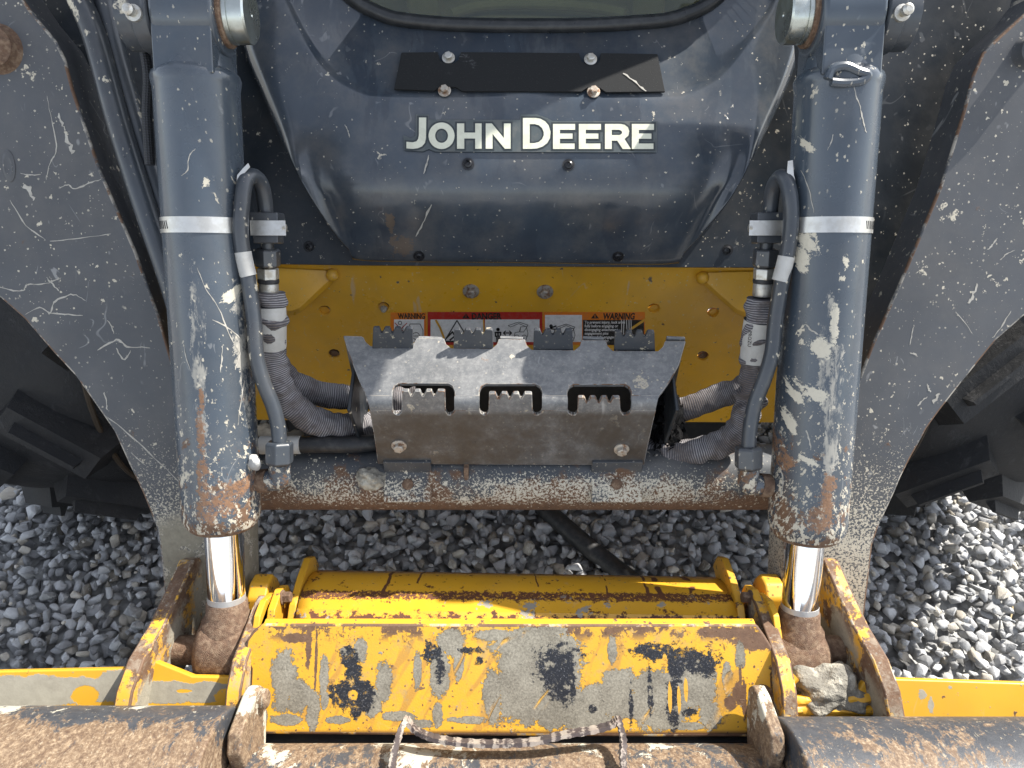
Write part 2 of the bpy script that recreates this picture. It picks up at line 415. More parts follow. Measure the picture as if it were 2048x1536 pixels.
M_tray = paint('yellow tray paint', YELLOW, .36, .05, .03, 0, .3, .06, .08, rust=lambda g: g.specks(120, .15, .36, 1.0), extra=tray_extra, speckcol=CONC, coat=.1)
def face_extra(g, col, rg, h):
    x = g.sep(g.pos)[0]; s_ = g.vm('DOT_PRODUCT', g.vm('SUBTRACT', g.pos, tuple(FACE.p)), tuple(FACE.w))
    def B(lst):
        out = []
        for px, py, rx, ry in lst:
            u, v = FACE.us(px, py); u2, _ = FACE.us(px + rx, py); _, v2 = FACE.us(px, py - ry); out.append((u, v, u2 - u, v2 - v))
        return out
    # orange-brown scraping, wiped arcs
    wv = g.comb(x, s_, 0.0)
    rot = g.node('ShaderNodeVectorRotate'); g.put(rot.inputs['Vector'], wv); rot.inputs['Angle'].default_value = .5
    st = g.noise(30, 3, .6, g.scaled(g.warp(rot.outputs[0], 5, .05), (1, .10, 1)))
    zone = g.blobs(x, s_, B([(850, 1360, 120, 80), (960, 1380, 60, 80), (1200, 1340, 60, 90), (640, 1370, 70, 90), (1420, 1380, 60, 60), (760, 1420, 80, 40)]), .45, 20)
    col = g.mix(g.mul(g.mul(g.mr(st, .48, .56), zone), .8), col, (.42, .22, .045))
    film = g.mul(g.mr(g.noise(16, 8, .8), .50, .62), g.mr(s_, -.07, -.03)); film = g.mul(film, g.mr(g.noise(60, 5, .7), .35, .6))
    col = g.mix(g.mul(film, .7), col, (.34, .25, .12))
    chip = g.mr(g.add(g.noise(75, 8, .82), g.mr(s_, .0, .07, -.04, .06)), .62, .65); col = g.mix(chip, col, (.11, .065, .035))
    # rust along the top edge and the rim
    top = g.mr(s_, .048, .066)
    rm = g.mul(g.mr(g.noise(26, 6, .74), .50, .54), top); col = g.mix(rm, col, rustcol(g))
    low = g.mr(s_, -.066, -.073); col = g.mix(low, col, (.075, .032, .016))
    run = g.blobs(x, s_, B([(617, 1300, 6, 45), (632, 1320, 3, 60), (1480, 1330, 3, 80), (1488, 1400, 6, 40), (590, 1275, 30, 10), (1478, 1385, 14, 22), (1460, 1405, 12, 16), (1450, 1265, 60, 12), (1510, 1280, 45, 22)]), .5, 50)
    col = g.mix(run, col, rustcol(g))
    conc = g.blobs(x, s_, B([(568, 1360, 26, 62), (596, 1392, 26, 34), (626, 1425, 14, 46), (722, 1300, 14, 26), (768, 1360, 16, 42), (800, 1432, 34, 10), (840, 1448, 30, 9),
        (880, 1345, 20, 52), (905, 1285, 30, 28), (985, 1270, 32, 12), (1050, 1360, 62, 92), (1055, 1290, 70, 34), (1110, 1400, 70, 60), (1100, 1320, 70, 60), (985, 1390, 18, 60),
        (1200, 1400, 60, 34), (1240, 1365, 36, 30), (1320, 1400, 70, 62), (1380, 1370, 52, 58), (1270, 1410, 70, 30), (1420, 1430, 24, 30), (1170, 1440, 60, 22), (875, 1430, 10, 28), (570, 1440, 30, 12), (690, 1302, 12, 10),
        (1480, 1310, 10, 30), (648, 1350, 10, 40), (675, 1440, 26, 8), (745, 1405, 18, 30), (918, 1330, 10, 34), (835, 1340, 9, 40), (940, 1440, 40, 8), (1225, 1300, 9, 30), (1455, 1360, 10, 40), (525, 1440, 10, 20), (1360, 1452, 60, 8), (1095, 1262, 40, 10), (650, 1400, 8, 20)]), .42, 34)
    scr = g.mul(g.mr(st, .60, .66), g.mr(g.noise(12, 3), .45, .6)); conc = g.mul(conc, g.inv(scr))
    cc = g.mix(g.mr(g.noise(320, 5, .75), .3, .7), g.mix(g.mr(g.noise(24, 4), .3, .7), (.115, .103, .080), (.18, .165, .130)), g.mix(g.mr(g.noise(24, 4), .3, .7), (.24, .218, .172), (.33, .305, .245)))
    col = g.mix(conc, col, cc)
    blk = g.blobs(x, s_, B([(702, 1318, 20, 22), (706, 1345, 18, 26), (706, 1392, 40, 32), (862, 1306, 18, 20), (880, 1338, 11, 26), (940, 1300, 26, 8), (958, 1322, 10, 8), (1118, 1312, 38, 26), (1112, 1350, 38, 34), (1120, 1385, 26, 20),
        (1345, 1306, 78, 14), (1400, 1322, 34, 22), (1350, 1335, 18, 40), (1345, 1400, 14, 50), (1262, 1408, 5, 34), (1300, 1380, 5, 40), (1375, 1425, 20, 8), (1185, 1418, 9, 9), (1145, 1378, 8, 22), (690, 1372, 30, 12), (725, 1410, 22, 14), (712, 1422, 12, 14), (1310, 1300, 30, 14), (1385, 1312, 40, 16), (1415, 1335, 16, 16), (1100, 1330, 24, 34), (1135, 1345, 18, 40), (1128, 1392, 8, 26)]), .85, 38)
    hole = g.blobs(x, s_, B([(706, 1390, 10, 11)]), .3, 60); blk = g.mul(g.mul(blk, g.inv(hole)), g.mr(g.noise(62, 7, .78), .40, .46))
    col = g.mix(blk, col, g.mix(g.mr(g.noise(420, 3, .7), .58, .70), (.010, .011, .015), (.16, .16, .17)))
    ys = g.blobs(x, s_, B([(1340, 1395, 4, 34), (1358, 1400, 4, 26), (1372, 1380, 4, 26), (1330, 1320, 5, 14)]), .3, 50); col = g.mix(ys, col, (.62, .33, .04))
    rg = g.math('MAXIMUM', rg, g.math('MULTIPLY', g.mx(conc, rm), .9))
    rg = g.mix(blk, rg, (.45, .45, .45))
    rel = g.mx(g.mul(conc, g.add(.35, g.math('MULTIPLY', g.noise(120, 7, .75), 1.5))), g.mul(blk, g.add(.3, g.math('MULTIPLY', g.noise(240, 6, .8), 1.6))))
    return col, rg, g.mx(g.math('MULTIPLY', h, .3), rel)
M_face = paint('coupler face with dried concrete', YELLOW, .40, .05, .03, 0, .2, .06, .08, rust=lambda g: g.mx(g.specks(190, .30, .42, .8), g.specks(70, .16, .38, 1.0)), extra=face_extra, speckcol=CONC, relief=(.8, .003))
def bar_extra(side):
    def f(g, col, rg, h):
        x = g.sep(g.pos)[0]; s_ = g.vm('DOT_PRODUCT', g.vm('SUBTRACT', g.pos, tuple(BAR.p)), tuple(BAR.w))
        def B(lst):
            out = []
            for px, py, rx, ry in lst:
                u, v = BAR.us(px, py); u2, _ = BAR.us(px + rx, py); _, v2 = BAR.us(px, py - ry); out.append((u, v, u2 - u, v2 - v))
            return out
        if side < 0:
            mud = g.blobs(x, s_, B([(40, 1384, 160, 34), (150, 1380, 120, 26), (240, 1372, 60, 34), (330, 1385, 90, 22), (410, 1385, 60, 22), (-80, 1380, 120, 30)]), .22, 16, 70)
            keep = g.blobs(x, s_, B([(172, 1392, 26, 20), (368, 1382, 18, 4), (452, 1395, 24, 18)]), .25, 25); mud = g.mul(mud, g.inv(keep))
        else:
            mud = g.blobs(x, s_, B([(1845, 1390, 8, 10), (1862, 1410, 6, 14), (1900, 1375, 5, 4)]), .5, 50)
        col = g.mix(mud, col, g.mix(g.noise(70, 6, .75), g.mix(g.mr(g.noise(9, 5, .7), .35, .65), (.17, .15, .115), (.26, .24, .19)), (.43, .40, .32)))
        return col, g.math('MAXIMUM', rg, g.math('MULTIPLY', mud, .9)), g.mx(h, g.mul(mud, g.add(.4, g.noise(80, 4, .7))))
    return f
M_barL = paint('yellow bar under concrete film', YELLOW, .42, .05, .03, 0, .2, .06, .08, extra=bar_extra(-1), rust=lambda g: g.specks(90, .05, .3, 1.0), speckcol=CONC)
M_barR = paint('yellow bar paint', YELLOW, .42, .05, .03, 0, .3, .06, .08, extra=bar_extra(1), rust=lambda g: g.specks(90, .05, .3, 1.0), speckcol=CONC)
def clev_rust(g):
    z = z_of(g); return g.mr(g.add(g.noise(20, 6, .72), g.mr(g.noise(4, 2), .3, .7, -.06, .06)), .46, .51)
def clev_extra(g, col, rg, h):
    d = g.mr(g.noise(34, 8, .8), .46, .60); col = g.mix(g.mul(d, .6), col, g.mix(g.noise(120, 4), (.22, .17, .125), (.40, .35, .27)))
    m = g.mul(g.mr(z_of(g), .372, .345), g.mr(g.noise(14, 6, .7), .45, .52)); col = g.mix(m, col, g.mix(g.noise(150, 5, .75), (.20, .18, .14), (.42, .39, .31)))
    return col, rg, g.mx(h, g.mul(m, g.noise(110, 5, .7)))
M_clev = paint('worn clevis plate', YELLOW, .6, .1, .1, 0, .5, .12, .1, rust=clev_rust, speckcol=CONC, extra=clev_extra)
def brown_mat(name, dark, cream, seed):
    g = G(name); p = g.vm('ADD', g.pos, (seed, seed, 0)); x, y, z = g.sep(g.pos)
    st = g.scaled(g.warp(p, 6, .08), (1, .55, .55))
    col = g.mix(g.mr(g.noise(170, 6, .8, st), .32, .68), (.095, .056, .034), g.mix(g.mr(g.noise(260, 4, .75), .35, .65), (.18, .116, .068), (.38, .285, .185)))
    dk = g.mr(g.add(g.noise(62, 8, .82, st), g.add(dark(g), g.mr(g.noise(6, 4, .6, p), .35, .65, -.07, .07))), .50, .55); col = g.mix(dk, col, g.mix(g.noise(90, 4), (.03, .034, .042), (.085, .088, .095)))
    cr = g.mr(g.add(g.noise(34, 8, .76, st), g.add(cream(g), g.mr(g.noise(8, 3, .6, g.vm('ADD', p, (3, 1, 7))), .4, .65, -.03, .05))), .625, .64); col = g.mix(cr, col, g.mix(g.noise(60, 4), (.34, .315, .25), (.58, .55, .45)))
    fine = g.mr(g.noise(190, 3, .7, st), .62, .68); col = g.mix(g.mul(fine, .55), col, (.42, .36, .26))
    rg = g.mix(dk, (.7, .7, .7), (.42, .42, .42)); rg = g.mix(cr, rg, (.85, .85, .85))
    h = g.add(g.math('MULTIPLY', cr, .8), g.math('MULTIPLY', g.noise(160, 5, .7), .5))
    return g.done(col, rg, 0.0, g.bump(h, .45, .0016))
M_brownL = brown_mat('rusted tube steel', lambda g: g.mr(g.sep(g.pos)[1], .415, .460, -.08, .11), lambda g: g.mr(g.sep(g.pos)[1], .425, .460, -.09, .065), 0)
M_brownR = brown_mat('worn tube steel', lambda g: g.mr(g.sep(g.pos)[1], .38, .44, .00, .09), lambda g: g.mr(g.sep(g.pos)[1], .38, .46, -.04, -.08), 5)
M_brownC = brown_mat('concrete stained tube steel', lambda g: g.mr(g.noise(6, 2), .3, .7, -.10, .07), lambda g: g.mr(g.noise(7, 3), .35, .6, -.06, .10), 9)
M_ear = brown_mat('ear plate steel', lambda g: g.mr(z_of(g), .3, .4, -.1, -.08), lambda g: g.mr(g.sep(g.pos)[1], .43, .47, -.16, .12), 2)
M_rust = simple('bare rusted steel', (.135, .080, .050), .8, 0, 150, .7, .9, .7, (.27, .19, .125), bdist=.0018)
M_zinc = simple('zinc plated steel', (.55, .54, .50), .42, .75, 90, .2, .2, .6, (.35, .30, .22))
M_zincr = simple('rusting zinc bolt', (.45, .41, .35), .55, .4, 110, .35, .3, .9, (.22, .11, .05))
M_steel = simple('stainless band', (.60, .59, .56), .36, .85, 70, .12, .1, .35, (.40, .37, .31))
M_pin = simple('polished pin steel', (.50, .53, .50), .28, .9, 40, .2, .12, .4, (.28, .27, .20))
M_chrome = simple('chrome rod', (.82, .82, .83), .07, 1.0, 30, .04, 0)
M_black = simple('black rubber', (.016, .017, .019), .55, 0, 80, .4, .2, .35, (.07, .065, .06))
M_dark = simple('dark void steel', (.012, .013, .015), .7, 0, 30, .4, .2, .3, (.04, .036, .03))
M_bolt = simple('black bolt', (.018, .019, .022), .32, .3, 90, .3, .2, .3, (.09, .085, .08))
M_white = simple('white label', (.46, .455, .43), .5, 0, 60, .10, .05, .35, (.35, .33, .30))
M_pad = None
g = G('gritty black pad')
gr = g.specks(420, .5, .45, .2); sc = g.mul(g.mr(g.noise(14, 5, .7, g.scaled(g.warp(g.pos, 4, .1), (.35, 1, 1))), .60, .72), g.mr(g.noise(300, 2), .42, .55))
M_pad = g.done(g.mix(sc, g.mix(gr, (.007, .008, .009), (.016, .017, .018)), (.20, .20, .21)), .85, 0.0, g.bump(gr, .6, .001))
g = G('tyre rubber')
q = g.mr(g.noise(7, 6, .7), .42, .72); fb = g.mr(g.noise(45, 6, .8, g.scaled(g.warp(g.pos, 9, .06), (1, 1, .5))), .52, .70)
c_ = g.mix(g.mul(q, .4), (.008, .009, .011), (.028, .025, .022)); c_ = g.mix(g.mul(fb, .38), c_, (.075, .076, .08))
M_tyre = g.done(c_, .68, 0.0, g.bump(g.add(g.noise(60, 6, .75), g.math('MULTIPLY', fb, .4)), .6, .004))
def sleeve_mat(name, tone):
    g = G(name); uv = g.node('ShaderNodeTexCoord').outputs['UV']; u, v, _ = g.sep(uv)
    vv = g.add(v, g.math('MULTIPLY', g.noise(40, 2), .0035))
    rib = g.mr(g.math('SINE', g.math('MULTIPLY', vv, 2 * math.pi / .0033)), -.45, .45)
    dirt = g.mr(g.noise(16, 5, .7), .40, .62)
    col = g.mix(rib, (.085, .082, .090), g.mix(dirt, (tone, tone * .97, tone), (tone * .45, tone * .38, tone * .35)))
    wr = g.noise(38, 4, .6)
    return g.done(col, .85, 0.0, g.bump(g.add(rib, g.math('MULTIPLY', wr, 1.5)), .6, .0016), 0.0, .2)
M_sleeve = sleeve_mat('ribbed fabric sleeve', .30)
g = G('braided sheath'); uv = g.node('ShaderNodeTexCoord').outputs['UV']; u, v, _ = g.sep(uv)
b1 = g.math('SINE', g.add(g.math('MULTIPLY', u, 2 * math.pi * 6), g.math('MULTIPLY', v, 900.0))); b2 = g.math('SINE', g.math('SUBTRACT', g.math('MULTIPLY', u, 2 * math.pi * 6), g.math('MULTIPLY', v, 900.0)))
bw = g.mr(g.math('MULTIPLY', b1, b2), -.2, .3)
M_braid = g.done(g.mix(bw, (.008, .009, .011), (.035, .038, .045)), .5, 0.0, g.bump(bw, .7, .0015))
g = G('cab glass')
gl = g.node('ShaderNodeBsdfGlossy'); gl.inputs['Roughness'].default_value = .03; tr = g.node('ShaderNodeBsdfTransparent'); tr.inputs[0].default_value = (.62, .74, .70, 1)
fr = g.node('ShaderNodeFresnel'); fr.inputs[0].default_value = 1.5; ms = g.node('ShaderNodeMixShader')
g.put(ms.inputs[0], fr.outputs[0]); g.put(ms.inputs[1], tr.outputs[0]); g.put(ms.inputs[2], gl.outputs[0]); g.t.links.new(ms.outputs[0], g.out.inputs[0])
M_glass = g.m
def flat(name, c, rough=.5): return simple(name, c, rough, 0, 130, .10, 0, .18, DUST)
M_red, M_orange, M_decw, M_ink = flat('decal red', (.50, .022, .014)), flat('decal orange', (.80, .22, .015)), flat('decal white', (.84, .84, .83)), flat('decal black', (.010, .010, .011))
M_letter = simple('cream decal letters', (.68, .68, .55), .45, 0, 70, .06, .05, .25, (.42, .40, .30))
M_back = simple('decal backing film', (.075, .090, .094), .35, 0, 40, .2, .05, .2)
M_edge = simple('decal outline film', (.032, .040, .044), .35, 0, 40, .2, .05)
M_conc = simple('broken concrete', (.19, .178, .15), .9, 0, 45, .45, .9, .8, (.48, .45, .37), bdist=.004)
M_fluff = simple('frayed black foam', (.008, .008, .009), .95, 0, 160, .6, .9, .25, (.05, .05, .05), spec=.1, bdist=.004)
M_tan = simple('tan cab upholstery', (.40, .25, .10), .8, 0, 20, .3, .2)
M_straw = simple('dry straw', (.42, .33, .18), .8, 0, 60, .2, 0)

# ------------------------------------------------------------------ ground and gravel
def gravel_ground():
    g = G('gravel bed'); v = g.vor(38, g.pos); c = g.sep(v.outputs['Color'])[0]
    col = g.mix(c, (.30, .30, .30), (.50, .50, .48)); col = g.mix(g.mr(v.outputs['Distance'], .45, .8), col, (.16, .16, .16))
    m = g.done(col, .9, 0.0, g.bump(g.inv(v.outputs['Distance']), 1.0, .02))
    bm = bmesh.new(); bmesh.ops.create_grid(bm, x_segments=2, y_segments=2, size=60, matrix=Matrix.Translation((0, 0, -.045)))
    o = obj('ground', bm, m, None, smooth=0); o['kind'] = 'structure'
gravel_ground()
def stone_shape(flatness=1.0):
    bm = bmesh.new(); ax = Vector((random.uniform(.8, 1.25), random.uniform(.6, .95), random.uniform(.45, .75) * flatness))
    for _ in range(random.randint(11, 16)):
        d = Vector((random.gauss(0, 1), random.gauss(0, 1), random.gauss(0, 1))).normalized() * random.uniform(.8, 1.05)
        bm.verts.new((d.x * ax.x, d.y * ax.y, d.z * ax.z))
    r = bmesh.ops.convex_hull(bm, input=bm.verts); 
    bmesh.ops.delete(bm, geom=[v for v in bm.verts if not v.link_faces], context='VERTS')
    bmesh.ops.bevel(bm, geom=list(bm.edges), offset=.045, segments=1, affect='EDGES', clamp_overlap=True)
    bmesh.ops.triangulate(bm, faces=bm.faces)
    V = np.array([v.co[:] for v in bm.verts]); bm.verts.index_update(); T = np.array([[v.index for v in f.verts] for f in bm.faces]); bm.free()
    return V, T
def rotm(n):
    q = rng.normal(size=(n, 4)); q /= np.linalg.norm(q, axis=1)[:, None]; w, x, y, z = q.T
    return np.stack([1 - 2 * (y * y + z * z), 2 * (x * y - z * w), 2 * (x * z + y * w), 2 * (x * y + z * w), 1 - 2 * (x * x + z * z), 2 * (y * z - x * w), 2 * (x * z - y * w), 2 * (y * z + x * w), 1 - 2 * (x * x + y * y)], 1).reshape(n, 3, 3)
def mat_stone():
    g = G('crushed limestone'); a = g.node('ShaderNodeAttribute', attribute_name='tone'); c = a.outputs['Color']
    n = g.noise(55, 6, .7); col = g.mix(n, g.mix(.45, c, (.02, .02, .022), 'MULTIPLY') if False else c, g.mix(.5, c, (1, 1, 1), 'SOFT_LIGHT'))
    col = g.mix(g.mr(g.noise(28, 4, .7, None, 1.2), .30, .42), g.mix(.6, col, (.35, .36, .38), 'MULTIPLY'), col)
    vein = g.mul(g.mr(g.math('ABSOLUTE', g.math('SUBTRACT', g.noise(22, 3, .5, None, .8), .5)), .004, .012, 1.0, 0.0), .5)
    col = g.mix(vein, col, (.55, .55, .54))
    return g.done(col, .82, 0.0, g.bump(g.noise(150, 5, .7), .55, .003), 0.0, .3)
M_stone = mat_stone()
def gravel():
    shapes = [stone_shape() for _ in range(36)]
    pts = []
    def layer(x0, x1, y0, y1, sp, z0, z1, keep, smin, smax):
        xs = np.arange(x0, x1, sp); ys = np.arange(y0, y1, sp * .9)
        X, Y = np.meshgrid(xs, ys); X = X + (np.arange(len(ys)) % 2)[:, None] * sp / 2
        n = X.size; X = X.ravel() + rng.uniform(-.34, .34, n) * sp; Y = Y.ravel() + rng.uniform(-.34, .34, n) * sp
        k = rng.random(n) < keep; X, Y = X[k], Y[k]; n = len(X)
        pts.append(np.stack([X, Y, rng.uniform(z0, z1, n), rng.uniform(smin, smax, n)], 1))
    layer(-1.7, 1.7, .25, 2.0, .033, -.030, -.020, 1, .017, .023)
    layer(-1.7, 1.7, .25, 2.0, .034, -.017, -.005, 1, .0135, .0225)
    layer(-1.6, 1.6, .3, 1.9, .039, -.004, .006, .75, .0105, .0215)
    layer(-1.5, 1.5, .3, 1.8, .030, -.002, .006, .40, .004, .010)
    A = np.concatenate(pts); n = len(A); Rm = rotm(n); which = rng.integers(0, len(shapes), n)
    grey = rng.beta(2.2, 2.4, n) * .34 + .20
    tint = np.stack([grey * .99, grey, grey * 1.01], 1)
    warm = rng.random(n) < .16; tint[warm] = np.stack([grey[warm] * 1.06, grey[warm] * .97, grey[warm] * .82], 1)
    dark = rng.random(n) < .12; tint[dark] *= .55
    Vs, Ts, Cs, base = [], [], [], 0
    for s, (V, T) in enumerate(shapes):
        idx = np.where(which == s)[0]
        if not len(idx): continue
        W = np.einsum('nij,vj->nvi', Rm[idx], V) * A[idx, 3][:, None, None]; W[..., 2] *= .85
        W += A[idx, :3][:, None, :]
        m = len(V); Vs.append(W.reshape(-1, 3)); Ts.append((T[None] + (np.arange(len(idx)) * m)[:, None, None] + base).reshape(-1, 3))
        Cs.append(np.repeat(tint[idx], m, 0)); base += m * len(idx)
    V, T, C = np.concatenate(Vs).astype(np.float32), np.concatenate(Ts).astype(np.int32), np.concatenate(Cs)
    me = bpy.data.meshes.new('gravel'); me.vertices.add(len(V)); me.vertices.foreach_set('co', V.ravel())
    me.loops.add(T.size); me.loops.foreach_set('vertex_index', T.ravel()); me.polygons.add(len(T))
    me.polygons.foreach_set('loop_start', np.arange(0, T.size, 3, dtype=np.int32)); me.update(calc_edges=True)
    at = me.attributes.new('tone', 'FLOAT_COLOR', 'POINT'); at.data.foreach_set('color', np.concatenate([C, np.ones((len(C), 1))], 1).astype(np.float32).ravel())
    me.materials.append(M_stone); o = bpy.data.objects.new('gravel', me); COL.objects.link(o); o['kind'] = 'stuff'; o['label'] = 'loose grey crushed stone gravel covering the ground'
gravel()

# ------------------------------------------------------------------ the loader
LD = thing('wheel_loader', 'grey and yellow skid steer loader seen close from its front with arms lowered', 'loader', (0, 1.3, 0))

# arms ------------------------------------------------------------
armL = [(-140, -160), (0, -160), (20, -40), (62, 22), (112, 82), (130, 118), (146, 180), (200, 340), (270, 500), (320, 640), (345, 725), (400, 850), (486, 1030), (488, 1130), (490, 1215), (486, 1270), (338, 1268),
        (328, 1185), (322, 1117), (315, 1063), (299, 1022), (284, 985), (257, 928), (227, 862), (198, 820), (150, 752), (105, 704), (48, 638), (0, 596), (-70, 556), (-140, 520)]
armR = [(2190, -160), (2110, -160), (2085, -20), (2050, 26), (2000, 72), (1966, 105), (1946, 150), (1928, 220), (1882, 370), (1800, 565), (1742, 695), (1712, 775), (1650, 900), (1570, 1040), (1566, 1140), (1562, 1240), (1566, 1310), (1720, 1318),
        (1726, 1262), (1735, 1183), (1746, 1089), (1757, 1056), (1790, 985), (1802, 956), (1820, 920), (1856, 855), (1880, 822), (1922, 768), (1993, 681), (2048, 633), (2110, 590), (2190, 530)]
arms = []
for px, sgn in ((armL, -1), (armR, 1)):
    a = plate('loader_arm', ARM, px, .075, M_arm, LD, bevel=.0035, edge=E_arm); arms.append(a)
def web(px, arm): return plate('arm_web', CYL, px, .02, M_navy, arm, o=-.215, bevel=.002)
web([(-130, -160), (455, -160), (450, 300), (400, 700), (380, 760), (180, 600), (-130, 440)], arms[0])
web([(1580, -160), (2180, -160), (2180, 470), (1900, 640), (1700, 790), (1660, 760), (1610, 300)], arms[1])
def marks(parent, pl, lines, m, o=.0004):
    for w, pts in lines:
        q = [Vector((x, y, 0)) for x, y in pts]; q = catmull(q, 5) if len(q) > 2 else [q[0].lerp(q[1], k / 6) for k in range(7)]
        bm = bmesh.new(); pv = None; n = len(q)
        for k, p in enumerate(q):
            d = (q[min(k + 1, n - 1)] - q[max(k - 1, 0)]).normalized(); nn = Vector((-d.y, d.x, 0)) * w * .5 * (.35 + random.random()) * (math.sin(math.pi * (k + .4) / (n - .2)) ** .4)
            nn = nn + Vector((0, 0, 0)); j = Vector((random.uniform(-1, 1), random.uniform(-1, 1), 0)) * w * .35
            a, b = [bm.verts.new(pl.hit(r.x, r.y, o) if isinstance(pl, Plane) else pl(r.x, r.y)) for r in (p + nn + j, p - nn + j)]
            if pv: bm.faces.new((pv[0], a, b, pv[1]))
            pv = (a, b)
        obj('scratch', bm, m, parent, smooth=0)
g = G('bare scratch'); M_scr = g.done(g.mix(g.noise(120, 4, .7), (.22, .20, .17), (.58, .56, .50)), .8)
marks(arms[0], ARM, [(3, [(-5, 573), (22, 580), (47, 581), (55, 570), (91, 567), (122, 557)]), (3, [(93, 555), (105, 568), (118, 581)]), (3.2, [(51, 629), (80, 615), (100, 626), (106, 608), (120, 597), (146, 589), (171, 601)]), (2.4, [(98, 626), (130, 628), (165, 631)]),
    (4, [(195, 700), (233, 680), (255, 693), (299, 695)]), (2.6, [(208, 830), (255, 866), (310, 917), (361, 966)]), (2, [(262, 905), (276, 918), (290, 930)]), (2.5, [(94, 191), (103, 239), (113, 287), (109, 311), (99, 328), (92, 359)]), (5, [(116, 226), (124, 247), (130, 262)]), (9, [(131, 266), (140, 290), (148, 306)]),
    (2, [(40, 346), (60, 350), (82, 349)]), (3, [(120, 376), (137, 369), (150, 377), (178, 366), (203, 358)]), (2.2, [(99, 482), (150, 478), (222, 468)]), (9, [(48, 366), (56, 380), (68, 400)]), (2, [(215, 640), (224, 655), (228, 668)]), (3, [(232, 695), (247, 720), (262, 700)]), (2.4, [(20, 400), (52, 450), (92, 480)]), (3, [(208, 785), (212, 800), (214, 820)])], M_scr)
marks(arms[1], ARM, [(3, [(1820, 705), (1829, 708), (1835, 713)]), (4, [(1854, 768), (1858, 778), (1862, 784)]), (6, [(1866, 806), (1872, 796), (1880, 787)]), (2, [(1911, 623), (1930, 645), (1945, 668)]), (2.4, [(2022, 622), (2005, 650), (1985, 676)]), (7, [(1937, 606), (1946, 590), (1957, 568)]), (3, [(1836, 812), (1846, 800), (1855, 794)]), (2, [(2000, 520), (2014, 508), (2030, 500)]), (3, [(1975, 500), (1985, 490), (1994, 476)]), (2, [(1820, 690), (1824, 670), (1828, 650)])], M_scr)
# weld bosses on the arms
for px, py, r, a in ((2, 100, .030, arms[0]), (2050, 108, .020, arms[1])):
    lathe_b = lathe(bmesh.new(), ARM.hit(px, py, -.005), ARM.n, [(0, r * 1.3), (.006, r * 1.15), (.012, r), (.022, r * .95), (.026, r * .7)], 24)
    obj('boss', lathe_b, M_rust if px < 100 else M_arm, a)
# oval dent plugs on the left arm
bm = bmesh.new(); c = ARM.hit(18, 332, 0)
lathe(bm, c - ARM.n * .002, ARM.n, [(0, .010), (.003, .0095), (.005, .006), (.003, .003)], 20)
for v in bm.verts: v.co = c + (v.co - c) + ARM.w * (v.co - c).dot(ARM.w) * 1.4
obj('plug', bm, M_arm, arms[0])
# pipes along the left arm
def path(pts, plane=None, o=0.0): return [plane.hit(x, y, o) if plane else P(x, y, z) for x, y, *r in pts for z in (r or [0])]
for pts, o, r in (([(118, -120), (150, -20), (188, 70), (238, 250), (292, 420), (335, 545), (370, 660), (400, 760)], -.050, .0165), ([(180, -120), (205, -20), (230, 100), (275, 260), (325, 420), (360, 540), (400, 660)], -.075, .0165)):
    obj('hydraulic_pipe', tube(bmesh.new(), path(pts, CYL, o - .02), r, 18), M_pipe, LD)
for pts, o, r in (([(2300, -120), (2230, -20), (2150, 70)], -.10, .0165),): pass
obj('braided_hose', tube(bmesh.new(), path([(225, -120), (245, -20), (268, 40), (287, 95), (296, 155), (294, 230), (300, 330)], CYL, -.035), .0072, 14), M_braid, LD)

